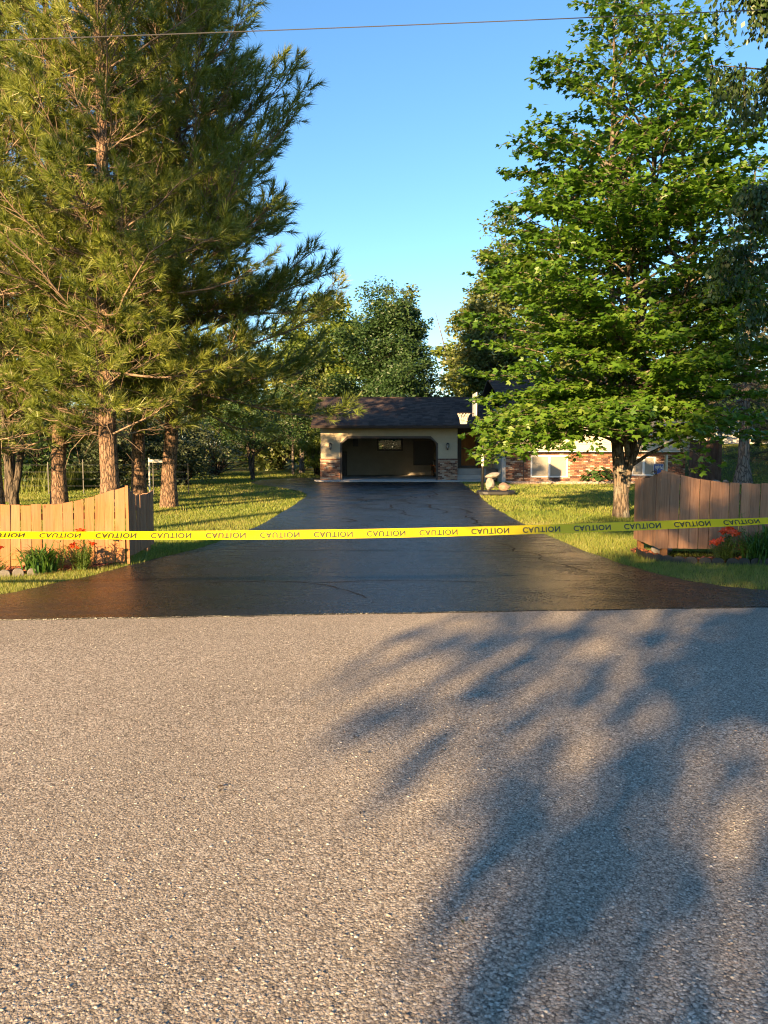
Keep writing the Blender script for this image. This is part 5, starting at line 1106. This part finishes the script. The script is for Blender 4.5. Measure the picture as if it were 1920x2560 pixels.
# overhead wire on poles outside the picture
ow = empty('overhead_wire', (0, 10.5, 0), 0, 'single thin utility wire crossing the top of the picture', 'wire')
wz = lambda x: 7.15 + .038 * x + .0006 * x * x
MB().tube([(x, .0 - .078 * 0 * x, wz(x)) for x in np.linspace(-24, 24, 41)], .0065, 5).build('cable', M['wire'], ow)
for sx, nm_ in ((-24, 'left'), (24, 'right')):
    p_ = empty('utility_pole', (sx, 10.6, 0), 0, f'wooden utility pole out to the {nm_} carrying the wire', 'pole', 'utility poles'); MB().tube([(0, 0, -.3), (0, 0, 9)], [.15, .11], 12).build('shaft', M['dark_bark'], p_); MB().box(-.05, -.12, wz(sx) - .05, .05, -.09, wz(sx) + .05).build('insulator', M['white'], p_)

# ------------------------------------------------------------------ grass
DP = [(p[0], p[1]) for p in drive_poly]
def grass(name, label, seed):
    r = np.random.default_rng(seed); PX, PY, PW, PH = [], [], [], []
    for y0, y1, dens, w_, h_ in ((8.0, 11.5, 3400, .0055, .055), (11.5, 15, 2000, .007, .058), (15, 20, 800, .010, .058), (20, 27, 330, .017, .06), (27, 37, 140, .027, .062), (37, 50, 60, .035, .065)):
        xa, xb = -.54 * y1 - .8, .54 * y1 + .8; n = int((xb - xa) * (y1 - y0) * dens); x = r.uniform(xa, xb, n); y = r.uniform(y0, y1, n)
        k = ~in_poly(x, y, DP) & (np.abs(x) < .53 * y + .7) & (y > road_y(x) + .02)
        k &= ~in_poly(x, y, LBED) & ~in_poly(x, y, RBED) & ~in_poly(x, y, GBED) & ~((x > -3.4) & (x < 14.4) & (y > 37.0)) & ~((x > 5.5) & (x < 14.2) & (y > 36.0))
        x, y = x[k], y[k]; PX.append(x); PY.append(y); PW.append(np.full(len(x), w_)); PH.append(np.full(len(x), h_))
    x, y, w_, h_ = map(np.concatenate, (PX, PY, PW, PH)); n = len(x); z = ground_z(x, y)
    h = h_ * r.uniform(.5, 1.35, n); a = r.random(n) * 6.283; ln = r.uniform(.1, .75, n) * h; b = r.random(n) * 6.283; ca, sa = np.cos(a) * w_ * .5, np.sin(a) * w_ * .5
    V = np.stack([np.stack([x - ca, y - sa, z - .004], 1), np.stack([x + ca, y + sa, z - .004], 1), np.stack([x + np.cos(b) * ln, y + np.sin(b) * ln, z + h], 1)], 1).reshape(-1, 3)
    tag(obj(name, np_mesh(name, V, np.arange(n * 3).reshape(-1, 3), M['grass'])), label, kind='stuff'); print('grass', n)
grass('grass', 'short mown grass of the lawns on both sides of the driveway', 7)
def meadow():
    r = np.random.default_rng(9); n = 26000; x = r.uniform(-26, -9, n); y = r.uniform(28.2, 38, n); z = ground_z(x, y); h = r.uniform(.5, 1.15, n); a = r.random(n) * 6.283; w_ = .012; ln = r.uniform(.05, .4, n); b = r.random(n) * 6.283
    V = np.stack([np.stack([x - np.cos(a) * w_, y - np.sin(a) * w_, z], 1), np.stack([x + np.cos(a) * w_, y + np.sin(a) * w_, z], 1), np.stack([x + np.cos(b) * ln, y + np.sin(b) * ln, z + h], 1)], 1).reshape(-1, 3)
    k = (x < -12.2) | (y < 0); V = V.reshape(n, 9)[k].reshape(-1, 3)
    tag(obj('meadow_grass', np_mesh('meadow_grass', V, np.arange(len(V)).reshape(-1, 3), M['meadow'])), 'tall yellow-green meadow grass beyond the wire fence', kind='stuff')
meadow()

for o in bpy.data.objects:
    if o.parent and o.name.split('.')[0] in ('crown', 'branches', 'leaves', 'stems'): o['kind'] = 'stuff'
